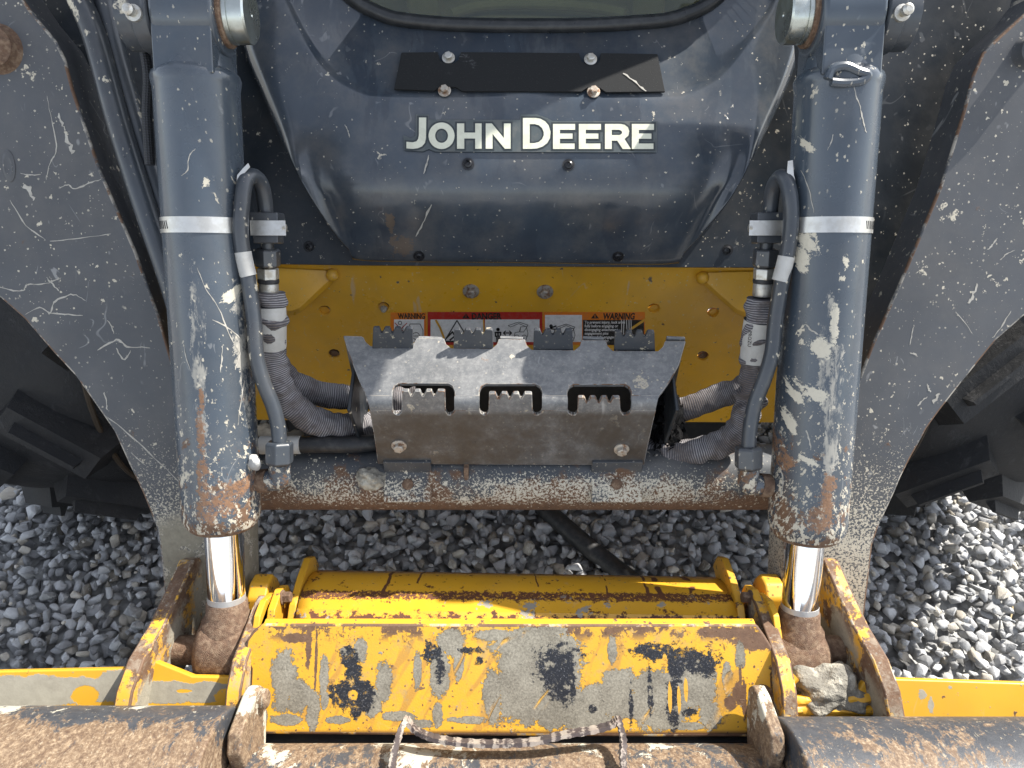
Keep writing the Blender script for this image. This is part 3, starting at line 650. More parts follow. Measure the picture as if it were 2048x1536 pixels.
# tilt cylinders ---------------------------------------------------
def tilt_cylinder(top, bot, rod_end, sgn):
    A, B = CYL.hit(*top), CYL.hit(*bot); ax = (B - A).normalized(); L = (B - A).length
    bm = bmesh.new()
    prof = [(-.02, .046), (-.004, .050), (.002, .0565), (.008, .0585), (.016, .0575), (.022, .0562), (L - .024, .0562), (L - .012, .0555), (L, .0505)]
    lathe(bm, A, ax, prof, 56)
    cyl = obj('tilt_cylinder', bm, M_cyl, LD, smooth=30)
    # eye lug at the upper end
    pin = CYL.hit(top[0] - sgn * 6, 30); pin.x = A.x - .004 * sgn
    bm = bmesh.new(); hw = .041
    lathe(bm, pin - Vector((hw, 0, 0)), (1, 0, 0), [(0, .050), (.004, .054), (2 * hw - .004, .054), (2 * hw, .050)], 40)
    mid = (pin + A) / 2 - ax * .0
    rot = Matrix((Vector((1, 0, 0)), CYL.n, -ax)).transposed()
    box(bm, (pin + A + ax * .01) / 2, (2 * hw - .004, .094, (A - pin).length + .01), rot)
    obj('eye_lug', bm, M_cyl, cyl, bevel=.006)
    # pin with its polished head, rusty washer behind it, on the inner side
    hx = -sgn
    p0 = pin + Vector((hx * hw, 0, 0))
    obj('washer', lathe(bmesh.new(), p0, (hx, 0, 0), [(0, .042), (.004, .042), (.006, .040)], 40), M_rust, cyl)
    obj('pin_cap', lathe(bmesh.new(), p0 + Vector((hx * .006, 0, 0)), (hx, 0, 0), [(0, .0375), (.006, .0375), (.0065, .0355), (.009, .0355), (.0095, .037), (.026, .037), (.0285, .0345), (.0285, .004), (.0270, .002)], 48), M_pin, cyl)
    # outer pin boss with grease fitting
    p1 = pin - Vector((hx * (hw + .002), 0, 0))
    obj('pin_boss', lathe(bmesh.new(), p1, (-hx, 0, 0), [(0, .047), (.003, .050), (.022, .050), (.026, .046), (.045, .046)], 40), M_pipe, cyl)
    zp = p1 + Vector((-hx * .016, 0, 0)) + CYL.n * .046 - ax * -.012
    obj('grease_fitting', lathe(bmesh.new(), zp, CYL.n, [(0, .0105), (.006, .0105), (.007, .006), (.013, .006), (.015, .0072), (.021, .0072), (.024, .004)], 16), M_zinc, cyl)
    # gland ring, chrome rod, rod eye
    obj('gland_ring', lathe(bmesh.new(), B, ax, [(0, .049), (.004, .047), (.007, .043), (.009, .034)], 48), M_rust, cyl)
    E = CYL.hit(*rod_end); ax2 = (E - B).normalized(); rl = (E - B).length
    obj('rod', lathe(bmesh.new(), B, ax2, [(.004, .0272), (rl - .055, .0272)], 48), M_chrome, cyl)
    bm = bmesh.new()
    lathe(bm, B + ax2 * (rl - .082), ax2, [(0, .0275), (.003, .0300), (.022, .0315), (.030, .038), (.055, .043), (.085, .043)], 40)
    w_ = .040
    lathe(bm, E - Vector((w_, 0, 0)) + ax2 * .0, (1, 0, 0), [(0, .044), (.010, .053), (.02, .055), (2 * w_ - .02, .055), (2 * w_ - .010, .053), (2 * w_, .044)], 40)
    obj('rod_eye', bm, M_rust, cyl, smooth=50)
    obj('rod_wiper', lathe(bmesh.new(), B + ax2 * (rl - .090), ax2, [(0, .0276), (.009, .0278)], 40), simple('smeared rod end', (.50, .49, .47), .5, .6, 60, .25, .2), cyl)
    # stainless hose clamp with its slots
    C = CYL.hit(top[0] + (bot[0] - top[0]) * (452 - top[1]) / (bot[1] - top[1]), 452)
    bm = bmesh.new(); e = Vector((1, 0, 0)); e = (e - ax * e.dot(ax)).normalized(); gq = ax.cross(e)
    n = 64; hb = .0105; rings = []
    for k in range(n):
        a = 2 * math.pi * k / n; d = e * math.cos(a) + gq * math.sin(a)
        rings.append([bm.verts.new(C + d * r_ + ax * t) for r_, t in ((.0566, -hb), (.0575, -hb), (.0575, hb), (.0566, hb))])
    for k in range(n):
        a, b = rings[k], rings[(k + 1) % n]
        for i in range(4): bm.faces.new((a[i], a[(i + 1) % 4], b[(i + 1) % 4], b[i]))
    obj('hose_clamp', bm, M_steel, cyl)
    bm = bmesh.new()
    front = CYL.n
    base_a = math.atan2(front.dot(gq), front.dot(e))
    for k in range(9):
        # slots start at the outer silhouette and run inwards
        ang = base_a + (1 if (e.cross(gq)).dot(ax) > 0 else -1) * 0
        off = (-1.28 + k * .085)
        d = front * math.cos(off) + (Vector((sgn, 0, 0)) - ax * Vector((sgn, 0, 0)).dot(ax)).normalized() * (-math.sin(off))
        tng = ax.cross(d).normalized(); cc = C + d * .0576
        rot2 = Matrix((tng, ax, d)).transposed(); rot2 = rot2 @ Matrix.Rotation(.25, 3, 'Z')
        box(bm, cc, (.0013, .011, .0006), rot2)
    obj('clamp_slots', bm, M_dark, cyl, smooth=0)
    return cyl, A, B, ax
def on_cyl(A, ax, rr=.0566):
    def f(px, py):
        r = ray(px, py).normalized(); o = CAM - A; a = r - ax * r.dot(ax); b = o - ax * o.dot(ax)
        qa, qb, qc = a.dot(a), 2 * a.dot(b), b.dot(b) - rr * rr; dsc = max(0, qb * qb - 4 * qa * qc)
        return CAM + r * ((-qb - math.sqrt(dsc)) / (2 * qa))
    return f
cylL = tilt_cylinder((392, 147), (445, 1046), (459, 1300), -1)
cylR = tilt_cylinder((1678, 150), (1613, 1066), (1590, 1318), 1)
marks(cylL[0], on_cyl(cylL[1], cylL[3]), [(2.2, [(394, 535), (412, 578), (437, 615), (463, 677), (484, 712)]), (2.4, [(425, 640), (455, 655), (484, 680)]), (2.6, [(441, 745), (444, 715), (445, 690)]), (2.4, [(470, 740), (478, 715), (484, 690)]), (2, [(380, 740), (372, 715), (368, 690)]), (2, [(391, 298), (378, 312), (375, 340), (362, 352)]), (2, [(476, 850), (482, 800), (490, 760)])], M_scr)
marks(cylR[0], on_cyl(cylR[1], cylR[3]), [(3.5, [(1610, 648), (1622, 660), (1636, 668)]), (2, [(1602, 340), (1618, 380), (1628, 425)]), (3, [(1612, 860), (1618, 880), (1622, 900)]), (2, [(1655, 300), (1662, 285), (1667, 268)]), (2.4, [(1705, 160), (1712, 190), (1722, 220), (1728, 250), (1733, 265)]), (3, [(1560, 935), (1566, 960), (1562, 990)])], M_scr)
# heavy weld bead on the right cylinder collar
bm = bmesh.new(); tube(bm, [CYL.hit(x, y, .057) for x, y in ((1655, 158), (1665, 138), (1690, 132), (1715, 142), (1735, 150), (1722, 162), (1690, 166), (1662, 164))], .006, 10)
obj('weld_bead', bm, M_cyl, cylR[0])

# cross tube -------------------------------------------------------
ct = Vector((0, .845, .432)); RT = .054
bm = bmesh.new(); lathe(bm, ct + Vector((-.46, 0, 0)), (1, 0, 0), [(0, RT), (.92, RT)], 56)
CT = obj('cross_tube', bm, M_ctube, LD)
for x0, x1 in ((764, 860), (1186, 1288)):
    a, b = P(x0, 945, 1.2).x, P(x1, 945, 1.2).x
    bm = bmesh.new(); pts = [(.8245, .50), (.8245, .470), (.800, .455), (.790, .442), (.784, .440), (.780, .446), (.795, .462), (.815, .476), (.8155, .50)]
    prism(bm, [[Vector((a, y, z)) for y, z in pts]], Vector((b - a, 0, 0))); br = obj('step_bracket', bm, M_ctube, CT, bevel=.001)
    xm = (a + b) / 2
    obj('rivet', lathe(bmesh.new(), (xm, .800, .466), (0, -.6, .8), [(0, .009), (.003, .0085), (.005, .004)], 16), M_rust, br)
xplate('rib', P(926, 945, 1.2).x, P(936, 945, 1.2).x, [(.80, .45), (.812, .49), (.84, .49), (.84, .45)], M_rust, CT)

# step ---------------------------------------------------------------
ST = bpy.data.objects.new('step', None); link(ST, LD, (0, .82, .49))
def serr(x0, x1, ytop, ybot, n=4, slope=0.0):
    """a tab with a serrated top, left to right: bottom left, up, teeth, down"""
    out = [(x0, ybot)]; w = (x1 - x0) / (n - .25)
    for k in range(n):
        xa = x0 + k * w; y = ytop + slope * k
        out += [(xa + (0 if k == 0 else .06 * w), y + (0 if k == 0 else 1)), (xa + .14 * w, y - 1), (xa + .56 * w, y - 1), (xa + .62 * w, y + 1)]
        if k < n - 1: out += [(xa + .76 * w, y + 9), (xa + .88 * w, y + 9)]
    out[-1] = (x1, ytop + slope * n); out += [(x1, ybot)]
    return out
fold, foldT = 821, 792
tabs = ((804, 890, 784), (978, 1064, 789), (1156, 1240, 797)); slots = ((785, 909), (959, 1084), (1135, 1262))
front = [(739, fold)]
for (t0, t1, ty), (s0, s1) in zip(tabs, slots):
    front += [(s0, fold), (s0 + 2, 826), (s0 + 8, 830), (t0 - 6, 830), (t0 - 1, 824)] + serr(t0, t1, ty, 818)[1:-1] + [(t1 + 1, 822), (t1 + 6, 830), (s1 - 8, 830), (s1 - 2, 826), (s1, fold)]
front += [(1312, fold), (1305, 850), (1294, 900), (1288, 931), (756, 928), (748, 872)]
plate('front_plate', STEPF, front, .007, M_step, ST, bevel=.0012, edge=E_step)
# sloping tread: outline with four rear notches, three front openings running down to the fold
nt = ((727, 746, 825, 833, 692), (888, 908, 985, 997, 696), (1050, 1068, 1145, 1163, 699), (1212, 1230, 1309, 1330, 701))
top = [(686, 671), (722, 672)]
for (a, b, c, d, yb), nxt in zip(nt, (887, 1050, 1212, None)):
    top += [(a, 674 + (a - 700) * .012), (a + 4, yb - 9), (a + 14, yb), (d - 14, yb + 1), (d - 4, yb - 8), (d, 674 + (d - 700) * .012)]
top += [(1372, 682)]
tr = top + [(1358, 730), (1340, 762), (1326, 782), (1318, foldT)]
for (s0, s1), yt in zip(slots[::-1], (769, 768, 767)):
    tr += [(s1, foldT), (s1, 783), (s1 - 4, yt + 5), (s1 - 12, yt), (s0 + 12, yt), (s0 + 4, yt + 5), (s0, 783), (s0, foldT)]
tr += [(732, foldT), (716, 756), (697, 706)]
plate('tread_plate', TREAD, tr, .007, M_step, ST, bevel=.0012, edge=E_step)
for x0, x1, xa, xb in ((732, 785, 740, 785), (909, 959, 909, 959), (1084, 1135, 1084, 1135), (1262, 1318, 1262, 1311)):
    f0, f1, t0, t1 = STEPF.hit(xa, fold), STEPF.hit(xb, fold), TREAD.hit(x0, foldT), TREAD.hit(x1, foldT); bm = bmesh.new(); rr = []
    cor = TREAD.p
    for k in range(9):
        u = k / 8
        a = f0 * (1 - u) ** 2 + Vector((f0.x, cor.y, cor.z)) * 2 * u * (1 - u) + t0 * u * u; b = f1 * (1 - u) ** 2 + Vector((f1.x, cor.y, cor.z)) * 2 * u * (1 - u) + t1 * u * u
        nn = (STEPF.n * (1 - u) + TREAD.n * u).normalized() * .007
        rr.append([bm.verts.new(q) for q in (a, b, b - nn, a - nn)])
    for p_, q_ in zip(rr, rr[1:]):
        for i in range(4): bm.faces.new((p_[i], p_[(i + 1) % 4], q_[(i + 1) % 4], q_[i]))
    bm.faces.new(rr[0]); bm.faces.new(rr[-1][::-1]); obj('bend', bm, M_step, ST, smooth=50)
for (a, b, c, d, yb), ty in zip(nt, (658, 661, 662, 665)):
    t = plate('serrated_tab', STEPR, [(b - 2, yb + 22)] + serr(b, c, ty, yb + 22)[1:-1] + [(c + 2, yb + 24)], .007, M_tab, ST, bevel=.0012)
for x0, x1 in ((688, 720), (836, 884), (1000, 1046), (1166, 1208), (1334, 1371)):
    a, b = TREAD.hit(x0, 676), TREAD.hit(x1, 678)
    obj('rear_flange', prism(bmesh.new(), [[a, b, b + Vector((0, .006, -.10)), a + Vector((0, .006, -.10))]], Vector((0, .006, 0))), M_step, ST, bevel=.001)
bm = bmesh.new(); box(bm, (.012, 1.02, .42), (.43, .02, .26)); obj('slot_dark_backing', bm, M_dark, ST)  # dark sheet added so the step slots show black, like shade behind
for px, s in ((700, -1), (1352, 1)):
    a = TREAD.hit(px, 705)
    xplate('side_gusset', a.x, a.x - s * .006, [(.83, .60), (.93, .63), (.935, .50), (.86, .49)], M_navy, ST)
for px, py in ((798, 891), (1243, 898)): hexbolt('bolt', STEPF.hit(px, py), STEPF.n, .0082, M_zincr, ST, .8, 1.45)

# front panel ----------------------------------------------------------
FP = bpy.data.objects.new('front_panel', None); link(FP, LD, (0, 1.2, .63))
def resample(pts, n):
    pts = [Vector((*p, 0)) for p in pts]; pts = catmull(pts, 12); L = [0]
    for a, b in zip(pts, pts[1:]): L.append(L[-1] + (b - a).length)
    out = []; k = 0
    for i in range(n):
        t = L[-1] * i / (n - 1)
        while k < len(L) - 2 and L[k + 1] < t: k += 1
        f = (t - L[k]) / max(1e-9, L[k + 1] - L[k]); q = pts[k].lerp(pts[k + 1], min(1, f)); out.append((q.x, q.y))
    return out
def segs(parts, ns):
    out = []
    for p, n in zip(parts, ns): out += resample(p, n + 1)[:-1]
    return out + [parts[-1][-1]]
NS = (22, 26, 22)
Oc = segs(([(430, -160), (456, -40), (470, 20), (492, 110), (520, 178), (590, 340), (655, 450), (700, 505)], [(700, 505), (724, 522), (1030, 526), (1338, 529), (1365, 512)], [(1365, 512), (1410, 462), (1468, 388), (1530, 268), (1572, 180), (1600, 100), (1618, 0), (1632, -160)]), NS)
Cc = segs(([(470, -160), (496, -40), (512, 20), (532, 100), (560, 178), (618, 315), (650, 350)], [(650, 350), (690, 364), (1030, 368), (1400, 372), (1438, 358)], [(1438, 358), (1470, 322), (1512, 240), (1545, 165), (1570, 90), (1588, 0), (1602, -160)]), NS)
def ease(t): t = max(0, min(1, t)); return t * t * (3 - 2 * t)
Cc = [tuple(Vector(a).lerp(Vector(b), .5 * ease((368 - a[1]) / 190))) for a, b in zip(Cc, Oc)]
Rc = segs(([(538, -160), (556, -40), (578, 20), (622, 105), (662, 152), (705, 178), (738, 190)], [(738, 190), (900, 196), (1050, 199), (1220, 196), (1366, 190)], [(1366, 190), (1410, 172), (1450, 145), (1500, 82), (1545, 20), (1562, -40), (1580, -160)]), NS)
Gc = segs(([(632, -160), (655, -60), (700, -2), (760, 32), (800, 44)], [(800, 44), (900, 53), (1050, 56), (1200, 54), (1330, 45)], [(1330, 45), (1375, 32), (1432, 2), (1470, -60), (1490, -160)]), NS)
bm = bmesh.new(); rows = []
def sst(t): t = max(0, min(1, t)); return t * t * (3 - 2 * t)
def Opt(x, y): return LOW.hit(x, y) if y >= 368 else UP.hit(x, y, -.03 * sst((368 - y) / 120))
def Cpt(x, y): return UP.hit(x, y, -.004)
rows.append([Opt(x, y) + ray(x, y) * .10 - ray(x, y).cross(Vector((1, 0, 0))).normalized() * 0 for x, y in Oc]); rows.append([Opt(x, y) for x, y in Oc])
rows.append([Cpt(x, y) for x, y in Cc]); rows.append([UP.hit(x, y) for x, y in Rc])
rows.append([UP.hit(x, y).lerp(WIN.hit(u, v), .12) - UP.n * .012 * math.sin(min(1, abs(x - 1050) / 420) * 1.57) for (x, y), (u, v) in zip(Rc, Gc)])
rows.append([WIN.hit(x, y, .004) for x, y in Gc]); rows.append([WIN.hit(x, y, -.05) for x, y in Gc])
def rounded(rows, radii):
    out = []
    for k, r in enumerate(rows):
        rad = radii.get(k)
        if not rad: out.append(r); continue
        fans = []
        for i, p in enumerate(r):
            a, b = rows[k - 1][i] - p, rows[k + 1][i] - p
            fans.append((p + a * min(.45, rad / max(1e-6, a.length)), p, p + b * min(.45, rad / max(1e-6, b.length))))
        for j in range(7):
            t = j / 6; out.append([A * (1 - t) ** 2 + p * 2 * t * (1 - t) + B * t * t for A, p, B in fans])
    return out
rows = rounded(rows, {1: .012, 2: .050, 3: .022})
Vr = [[bm.verts.new(p) for p in r] for r in rows]
for r, q in zip(Vr, Vr[1:]):
    for i in range(len(r) - 1): bm.faces.new((r[i], r[i + 1], q[i + 1], q[i]))
hood = obj('hood', bm, M_panel, FP, smooth=70)
# flat dark panel behind it
plate('backing_panel', SIDE, [(400, -160), (560, -160), (580, 160), (660, 330), (735, 470), (1335, 470), (1430, 330), (1520, 160), (1540, -160), (1680, -160), (1660, 300), (1600, 536), (1350, 535), (720, 531), (440, 527), (400, 300)], .012, M_side, FP)
# window gasket and glass
bm = bmesh.new(); tube(bm, [WIN.hit(x, y - 4, .004) for x, y in Gc[::3]], .0125, 12, 4)
obj('window_gasket', bm, simple('gasket rubber', (.018, .020, .022), .32, 0, 60, .3, .15, .3, (.06, .06, .06)), FP)
plate('window_glass', WIN, [(x, y) for x, y in Gc], .006, M_glass, FP, o=.0, bevel=0)
# anti-slip pad
pad = [(803, 105), (875, 104), (880, 120), (890, 126), (908, 126), (917, 120), (922, 104), (1158, 106), (1162, 122), (1175, 130), (1190, 130), (1199, 122), (1202, 106), (1315, 108), (1330, 183),
       (1212, 184), (1200, 176), (1175, 175), (1163, 183), (925, 182), (912, 174), (880, 173), (868, 181), (788, 178)]
FL2 = None
def floor_pt(px, py):
    a, b = UP.hit(1050, 199), WIN.hit(1050, 56, .004)
    return None
aF, bF = UP.hit(1050, 199), WIN.hit(1050, 56, .004); FL2 = Plane(aF.y, aF.z, bF.y - aF.y, bF.z - aF.z)
plate('grip_pad', FL2, pad, .004, M_pad, FP, o=.0032, bevel=.0004)
for px, py in ((897, 116), (1181, 119), (889, 182), (1187, 184)): hexbolt('bolt', FL2.hit(px, py, .001), FL2.n, .0072, M_zinc if py < 150 else M_zincr, FP, 1.0, 1.55)
for px, py, pl in ((936, 328, UP), (1137, 330, UP), (838, 512, LOW), (1236, 513, LOW), (618, 493, SIDE), (1455, 500, SIDE)): socketbolt('bolt', pl.hit(px, py, .0), pl.n, .0072, M_bolt, FP)
marks(FP, LOW, [(4, [(862, 410), (848, 440), (832, 472)])], M_scr); marks(FP, UP, [(3, [(857, 309), (853, 328), (847, 348)]), (2, [(690, 250), (696, 262), (700, 275)])], M_scr, .0008); marks(FP, FL2, [(4, [(1246, 146), (1270, 163), (1293, 183)])], M_scr, .0042)
# maker's lettering
def L(pts): return [(780 + x / 3.657, 220 + y / 3.657) for x, y in pts]
def ell(cx, cy, rx, ry, n=40): return [(cx + rx * math.cos(2 * math.pi * k / n), cy + ry * math.sin(2 * math.pi * k / n)) for k in range(n)]
E_ = [(1192, 102), (1354, 102), (1354, 145), (1243, 145), (1243, 172), (1335, 172), (1335, 210), (1243, 210), (1243, 245), (1350, 245), (1350, 285), (1192, 285)]
letters = [[[(212, 55), (265, 55), (263, 205), (255, 240), (235, 265), (205, 279), (165, 284), (120, 280), (120, 232), (165, 236), (192, 230), (206, 212), (211, 185)]],
    [ell(377, 188, 95, 97), ell(377, 188, 47, 52)],
    [[(490, 98), (543, 98), (543, 165), (623, 165), (623, 98), (670, 98), (670, 283), (623, 283), (623, 208), (543, 208), (543, 283), (490, 283)]],
    [[(700, 98), (745, 98), (833, 205), (833, 98), (882, 98), (882, 283), (840, 283), (750, 175), (750, 283), (700, 283)]],
    [[(972, 58), (1065, 58), (1100, 64), (1135, 83), (1160, 112), (1174, 160), (1170, 205), (1150, 242), (1115, 268), (1075, 281), (1030, 284), (972, 284)], [(1022, 103), (1060, 103), (1090, 112), (1112, 132), (1124, 160), (1124, 185), (1112, 213), (1088, 234), (1055, 242), (1022, 242)]],
    [E_], [[(x + 189, y) for x, y in E_]],
    [[(1572, 102), (1685, 102), (1715, 108), (1740, 126), (1750, 155), (1744, 186), (1715, 212), (1762, 285), (1702, 285), (1662, 224), (1622, 224), (1622, 285), (1572, 285)], [(1622, 145), (1678, 145), (1693, 152), (1698, 163), (1693, 176), (1678, 183), (1622, 183)]],
    [[(x + 577, y) for x, y in E_]]]
backing = [(190, 30), (283, 34), (284, 70), (952, 72), (955, 33), (1075, 32), (1150, 58), (1188, 80), (1955, 82), (1950, 310), (330, 304), (285, 285), (240, 303), (105, 295), (97, 185), (150, 206), (186, 190)]
UPD = UP.off(0)
plate('decal_film', UPD, L(backing), .0006, M_back, FP, o=.0010, bevel=0)
def grow(loop, k):
    """outline pushed outwards by k (screen units)"""
    n = len(loop); out = []; area = sum(loop[i][0] * loop[(i + 1) % n][1] - loop[(i + 1) % n][0] * loop[i][1] for i in range(n)); sg = 1 if area > 0 else -1
    for i in range(n):
        a, b, c = Vector(loop[i - 1]), Vector(loop[i]), Vector(loop[(i + 1) % n])
        d1, d2 = (b - a).normalized(), (c - b).normalized(); n1, n2 = Vector((d1.y, -d1.x)) * sg, Vector((d2.y, -d2.x)) * sg
        m = (n1 + n2); m = m.normalized() if m.length > 1e-6 else n1; out.append(tuple(b + m * k / max(.45, m.dot(n1))))
    return out
for lt in letters:
    hs = [L(grow(h, -11)) for h in lt[1:]]
    plate('letter_outline', UPD, L(grow(lt[0], 13)), .0003, M_edge, FP, holes=hs, o=.0014, bevel=0)
    plate('letter', UPD, L(lt[0]), .0004, M_letter, FP, holes=[L(h) for h in lt[1:]], o=.0020, bevel=0)

# yellow frame panel ---------------------------------------------------
holes_px = ((649, 621), (668, 708), (1308, 617), (1426, 625), (1406, 712), (767, 614))
hl = [[(x + 11 * math.cos(2 * math.pi * k / 16), y + 9 * math.sin(2 * math.pi * k / 16)) for k in range(16)] for x, y in holes_px]
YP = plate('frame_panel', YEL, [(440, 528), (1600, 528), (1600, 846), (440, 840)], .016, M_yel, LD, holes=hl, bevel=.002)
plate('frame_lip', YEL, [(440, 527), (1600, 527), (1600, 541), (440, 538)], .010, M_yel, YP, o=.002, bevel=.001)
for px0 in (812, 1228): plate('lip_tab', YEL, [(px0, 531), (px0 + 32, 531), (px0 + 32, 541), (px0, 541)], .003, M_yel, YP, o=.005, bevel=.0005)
for (x, y) in holes_px: obj('hole_plug', lathe(bmesh.new(), YEL.hit(x, y, -.010), YEL.n, [(0, .0115), (.003, .0115), (.0035, .006)], 16), M_rust if y > 700 else M_yel, YP)
obj('mud_lump', lathe(bmesh.new(), YEL.hit(768, 616, -.008), YEL.n, [(0, .008), (.008, .006), (.012, .003)], 7), M_conc, YP)
def gusset(back, fr):
    b = [YEL.hit(*p, .004) for p in back]; Yf = YEL.off(.055); f = [Yf.hit(*p) for p in fr]
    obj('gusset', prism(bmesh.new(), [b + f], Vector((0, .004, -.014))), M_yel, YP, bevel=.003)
gusset([(545, 534), (652, 540), (668, 552)], [(598, 616), (585, 622), (480, 620), (470, 560)])
gusset([(1396, 549), (1418, 544), (1515, 542)], [(1590, 570), (1580, 626), (1492, 626), (1474, 618)])
for px, py in ((665, 550), (1405, 556)): 
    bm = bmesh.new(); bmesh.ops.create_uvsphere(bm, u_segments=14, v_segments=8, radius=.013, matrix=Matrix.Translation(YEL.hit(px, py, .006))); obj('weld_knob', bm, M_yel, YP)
for px, py in ((942, 582), (1090, 583)): hexbolt('bolt', YEL.hit(px, py), YEL.n, .0098, M_zincr, YP, .95, 1.65)
# warning decals
def dec(name, x0, y0, x1, y1, m, o): return plate(name, YEL, [(x0, y0), (x1, y0), (x1, y1), (x0, y1)], .0002, m, YP, o=o, bevel=0)
def text(s, x, y, hpx, m, o=.0012, wide=1.0, bold=.0):
    cu = bpy.data.curves.new('t', 'FONT'); cu.body = s; cu.size = 1; cu.offset = bold; cu.resolution_u = 3
    ob = bpy.data.objects.new('t', cu); COL.objects.link(ob); dg = bpy.context.evaluated_depsgraph_get()
    me = bpy.data.meshes.new_from_object(ob.evaluated_get(dg)); bpy.data.objects.remove(ob)
    sc = (YEL.hit(x, y, o) - YEL.hit(x, y + hpx, o)).length / .72
    bm = bmesh.new(); bm.from_mesh(me); p = YEL.hit(x, y + hpx, o)
    for v in bm.verts: v.co = p + Vector((v.co.x * sc * wide, 0, v.co.y * sc))
    return obj('decal_text', bm, m, YP, smooth=0)
def strokes(lines, w, m, o=.0013, name='pictogram', pl=None):
    pl = pl or YEL; bm = bmesh.new()
    for l in lines:
        for a, b in zip(l, l[1:]):
            a, b = Vector(a), Vector(b); d = b - a
            if d.length < 1e-6: continue
            n = Vector((-d.y, d.x)).normalized() * w / 2; e = d.normalized() * w * .3
            bm.faces.new([bm.verts.new(pl.hit(*q, o)) for q in (a - e + n, b + e + n, b + e - n, a - e - n)])
    return obj(name, bm, m, YP, smooth=0)
def circ(cx, cy, r, n=14): return [(cx + r * math.cos(2 * math.pi * k / n), cy + r * math.sin(2 * math.pi * k / n)) for k in range(n + 1)]
def loaderpic(x, y, s):
    f = lambda l: [(x + a * s, y + b * s) for a, b in l]
    return [f(circ(14, 42, 8)), f(circ(38, 42, 8)), f([(6, 40), (8, 26), (22, 24), (26, 8), (44, 6), (50, 28), (48, 40)]), f([(26, 10), (24, 24), (36, 24), (46, 8)]), f([(46, 8), (50, 2), (20, -8), (2, -2), (-14, 4), (-6, 8), (4, 4), (20, -3), (44, 7)])]
dec('warning_decal', 781, 625, 853, 684, M_orange, .0004); dec('decal_field', 788, 639, 848, 684, M_decw, .0008)
text('WARNING', 797, 626.5, 11, M_ink, .0009, .58, .03)
strokes([[(790, 646), (812, 668)], [(814, 646), (792, 668)]], 1.6, flat('pictogram red', (.40, .03, .02)))
strokes([circ(800, 646, 3.5), [(795, 652), (795, 672), (806, 672), (806, 652)], [(815, 660), (820, 648), (840, 648), (846, 660), (846, 672), (815, 672), (815, 660)], circ(832, 672, 7)], 1.2, M_ink)
dec('danger_decal', 855, 624, 1085, 690, M_red, .0004); dec('decal_field', 861, 639, 968, 684, M_decw, .0008); dec('decal_field', 970, 639, 1079, 684, M_decw, .0008)
text('DANGER', 943, 626, 12.5, M_ink, .0009, .68, .035)
def tri(x, y, w, h, m, o=.0009): plate('warning_triangle', YEL, [(x, y), (x + w, y + h), (x - w, y + h)], .0002, m, YP, o=o, bevel=0)
tri(932, 627, 8, 10, M_ink); strokes([[(932, 630), (932, 635)]], 1.3, M_red, .0011)
strokes([[(888, 684), (914, 641), (940, 684)]], 2.2, M_ink); strokes([[(893, 676), (905, 664), (910, 672), (900, 680)], [(892, 683), (932, 683)]], 3.2, M_ink)
strokes([circ(996, 659, 1.8), [(996, 664), (996, 672)], [(990, 665), (1002, 665)], [(991, 665), (991, 673)], [(1001, 665), (1001, 673)], [(994, 672), (994, 684)], [(998, 672), (998, 684)]], 3.0, M_ink)
strokes([[(1007, 666), (1023, 666)], [(1011, 662), (1007, 666), (1011, 670)], [(1019, 662), (1023, 666), (1019, 670)]], 2.2, M_ink)
strokes(loaderpic(1025, 649, .62), 1.0, M_ink)
dec('warning_decal', 1087, 624, 1290, 690, M_orange, .0004); dec('decal_field', 1090, 630, 1164, 684, M_decw, .0008); dec('decal_field', 1166, 640, 1288, 690, M_ink, .0008)
text('WARNING', 1206, 626, 12.5, M_ink, .0009, .60, .035); tri(1190, 627, 8, 10, M_ink); strokes([[(1190, 630), (1190, 635)]], 1.3, M_orange, .0011)
strokes(loaderpic(1120, 653, .60), 1.0, M_ink); strokes([circ(1102, 652, 2), [(1101, 656), (1096, 664)], [(1102, 656), (1112, 652)], [(1100, 657), (1111, 659)], [(1094, 664), (1100, 670)]], 2.6, M_ink)
for k, s in enumerate(('To prevent injury, lock arms', 'fully before engaging or', 'disengaging attachment.', 'engagement pins', 'pins are fully engaged', 'operating loader.')):
    text(s, 1169, 641.5 + k * 7.4, 5.6, M_decw, .0010, .72, .025)
# paint scraped off across the decals
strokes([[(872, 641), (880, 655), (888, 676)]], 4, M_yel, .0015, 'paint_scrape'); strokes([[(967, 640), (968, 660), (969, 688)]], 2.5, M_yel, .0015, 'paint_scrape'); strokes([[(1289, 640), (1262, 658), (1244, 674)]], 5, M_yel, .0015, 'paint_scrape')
strokes([[(x, 640), (x + random.uniform(-2, 2), 640 + random.uniform(25, 45))] for x in (1243, 1248, 1253, 1258, 1262)], 1.4, M_decw, .0016, 'paint_scrape')
# dirty frame under the panel
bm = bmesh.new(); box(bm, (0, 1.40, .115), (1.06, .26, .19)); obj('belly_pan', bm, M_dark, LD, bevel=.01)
bm = bmesh.new(); box(bm, (0, 2.20, .56), (1.06, 1.30, .62)); obj('body', bm, M_navy, LD, bevel=.02)

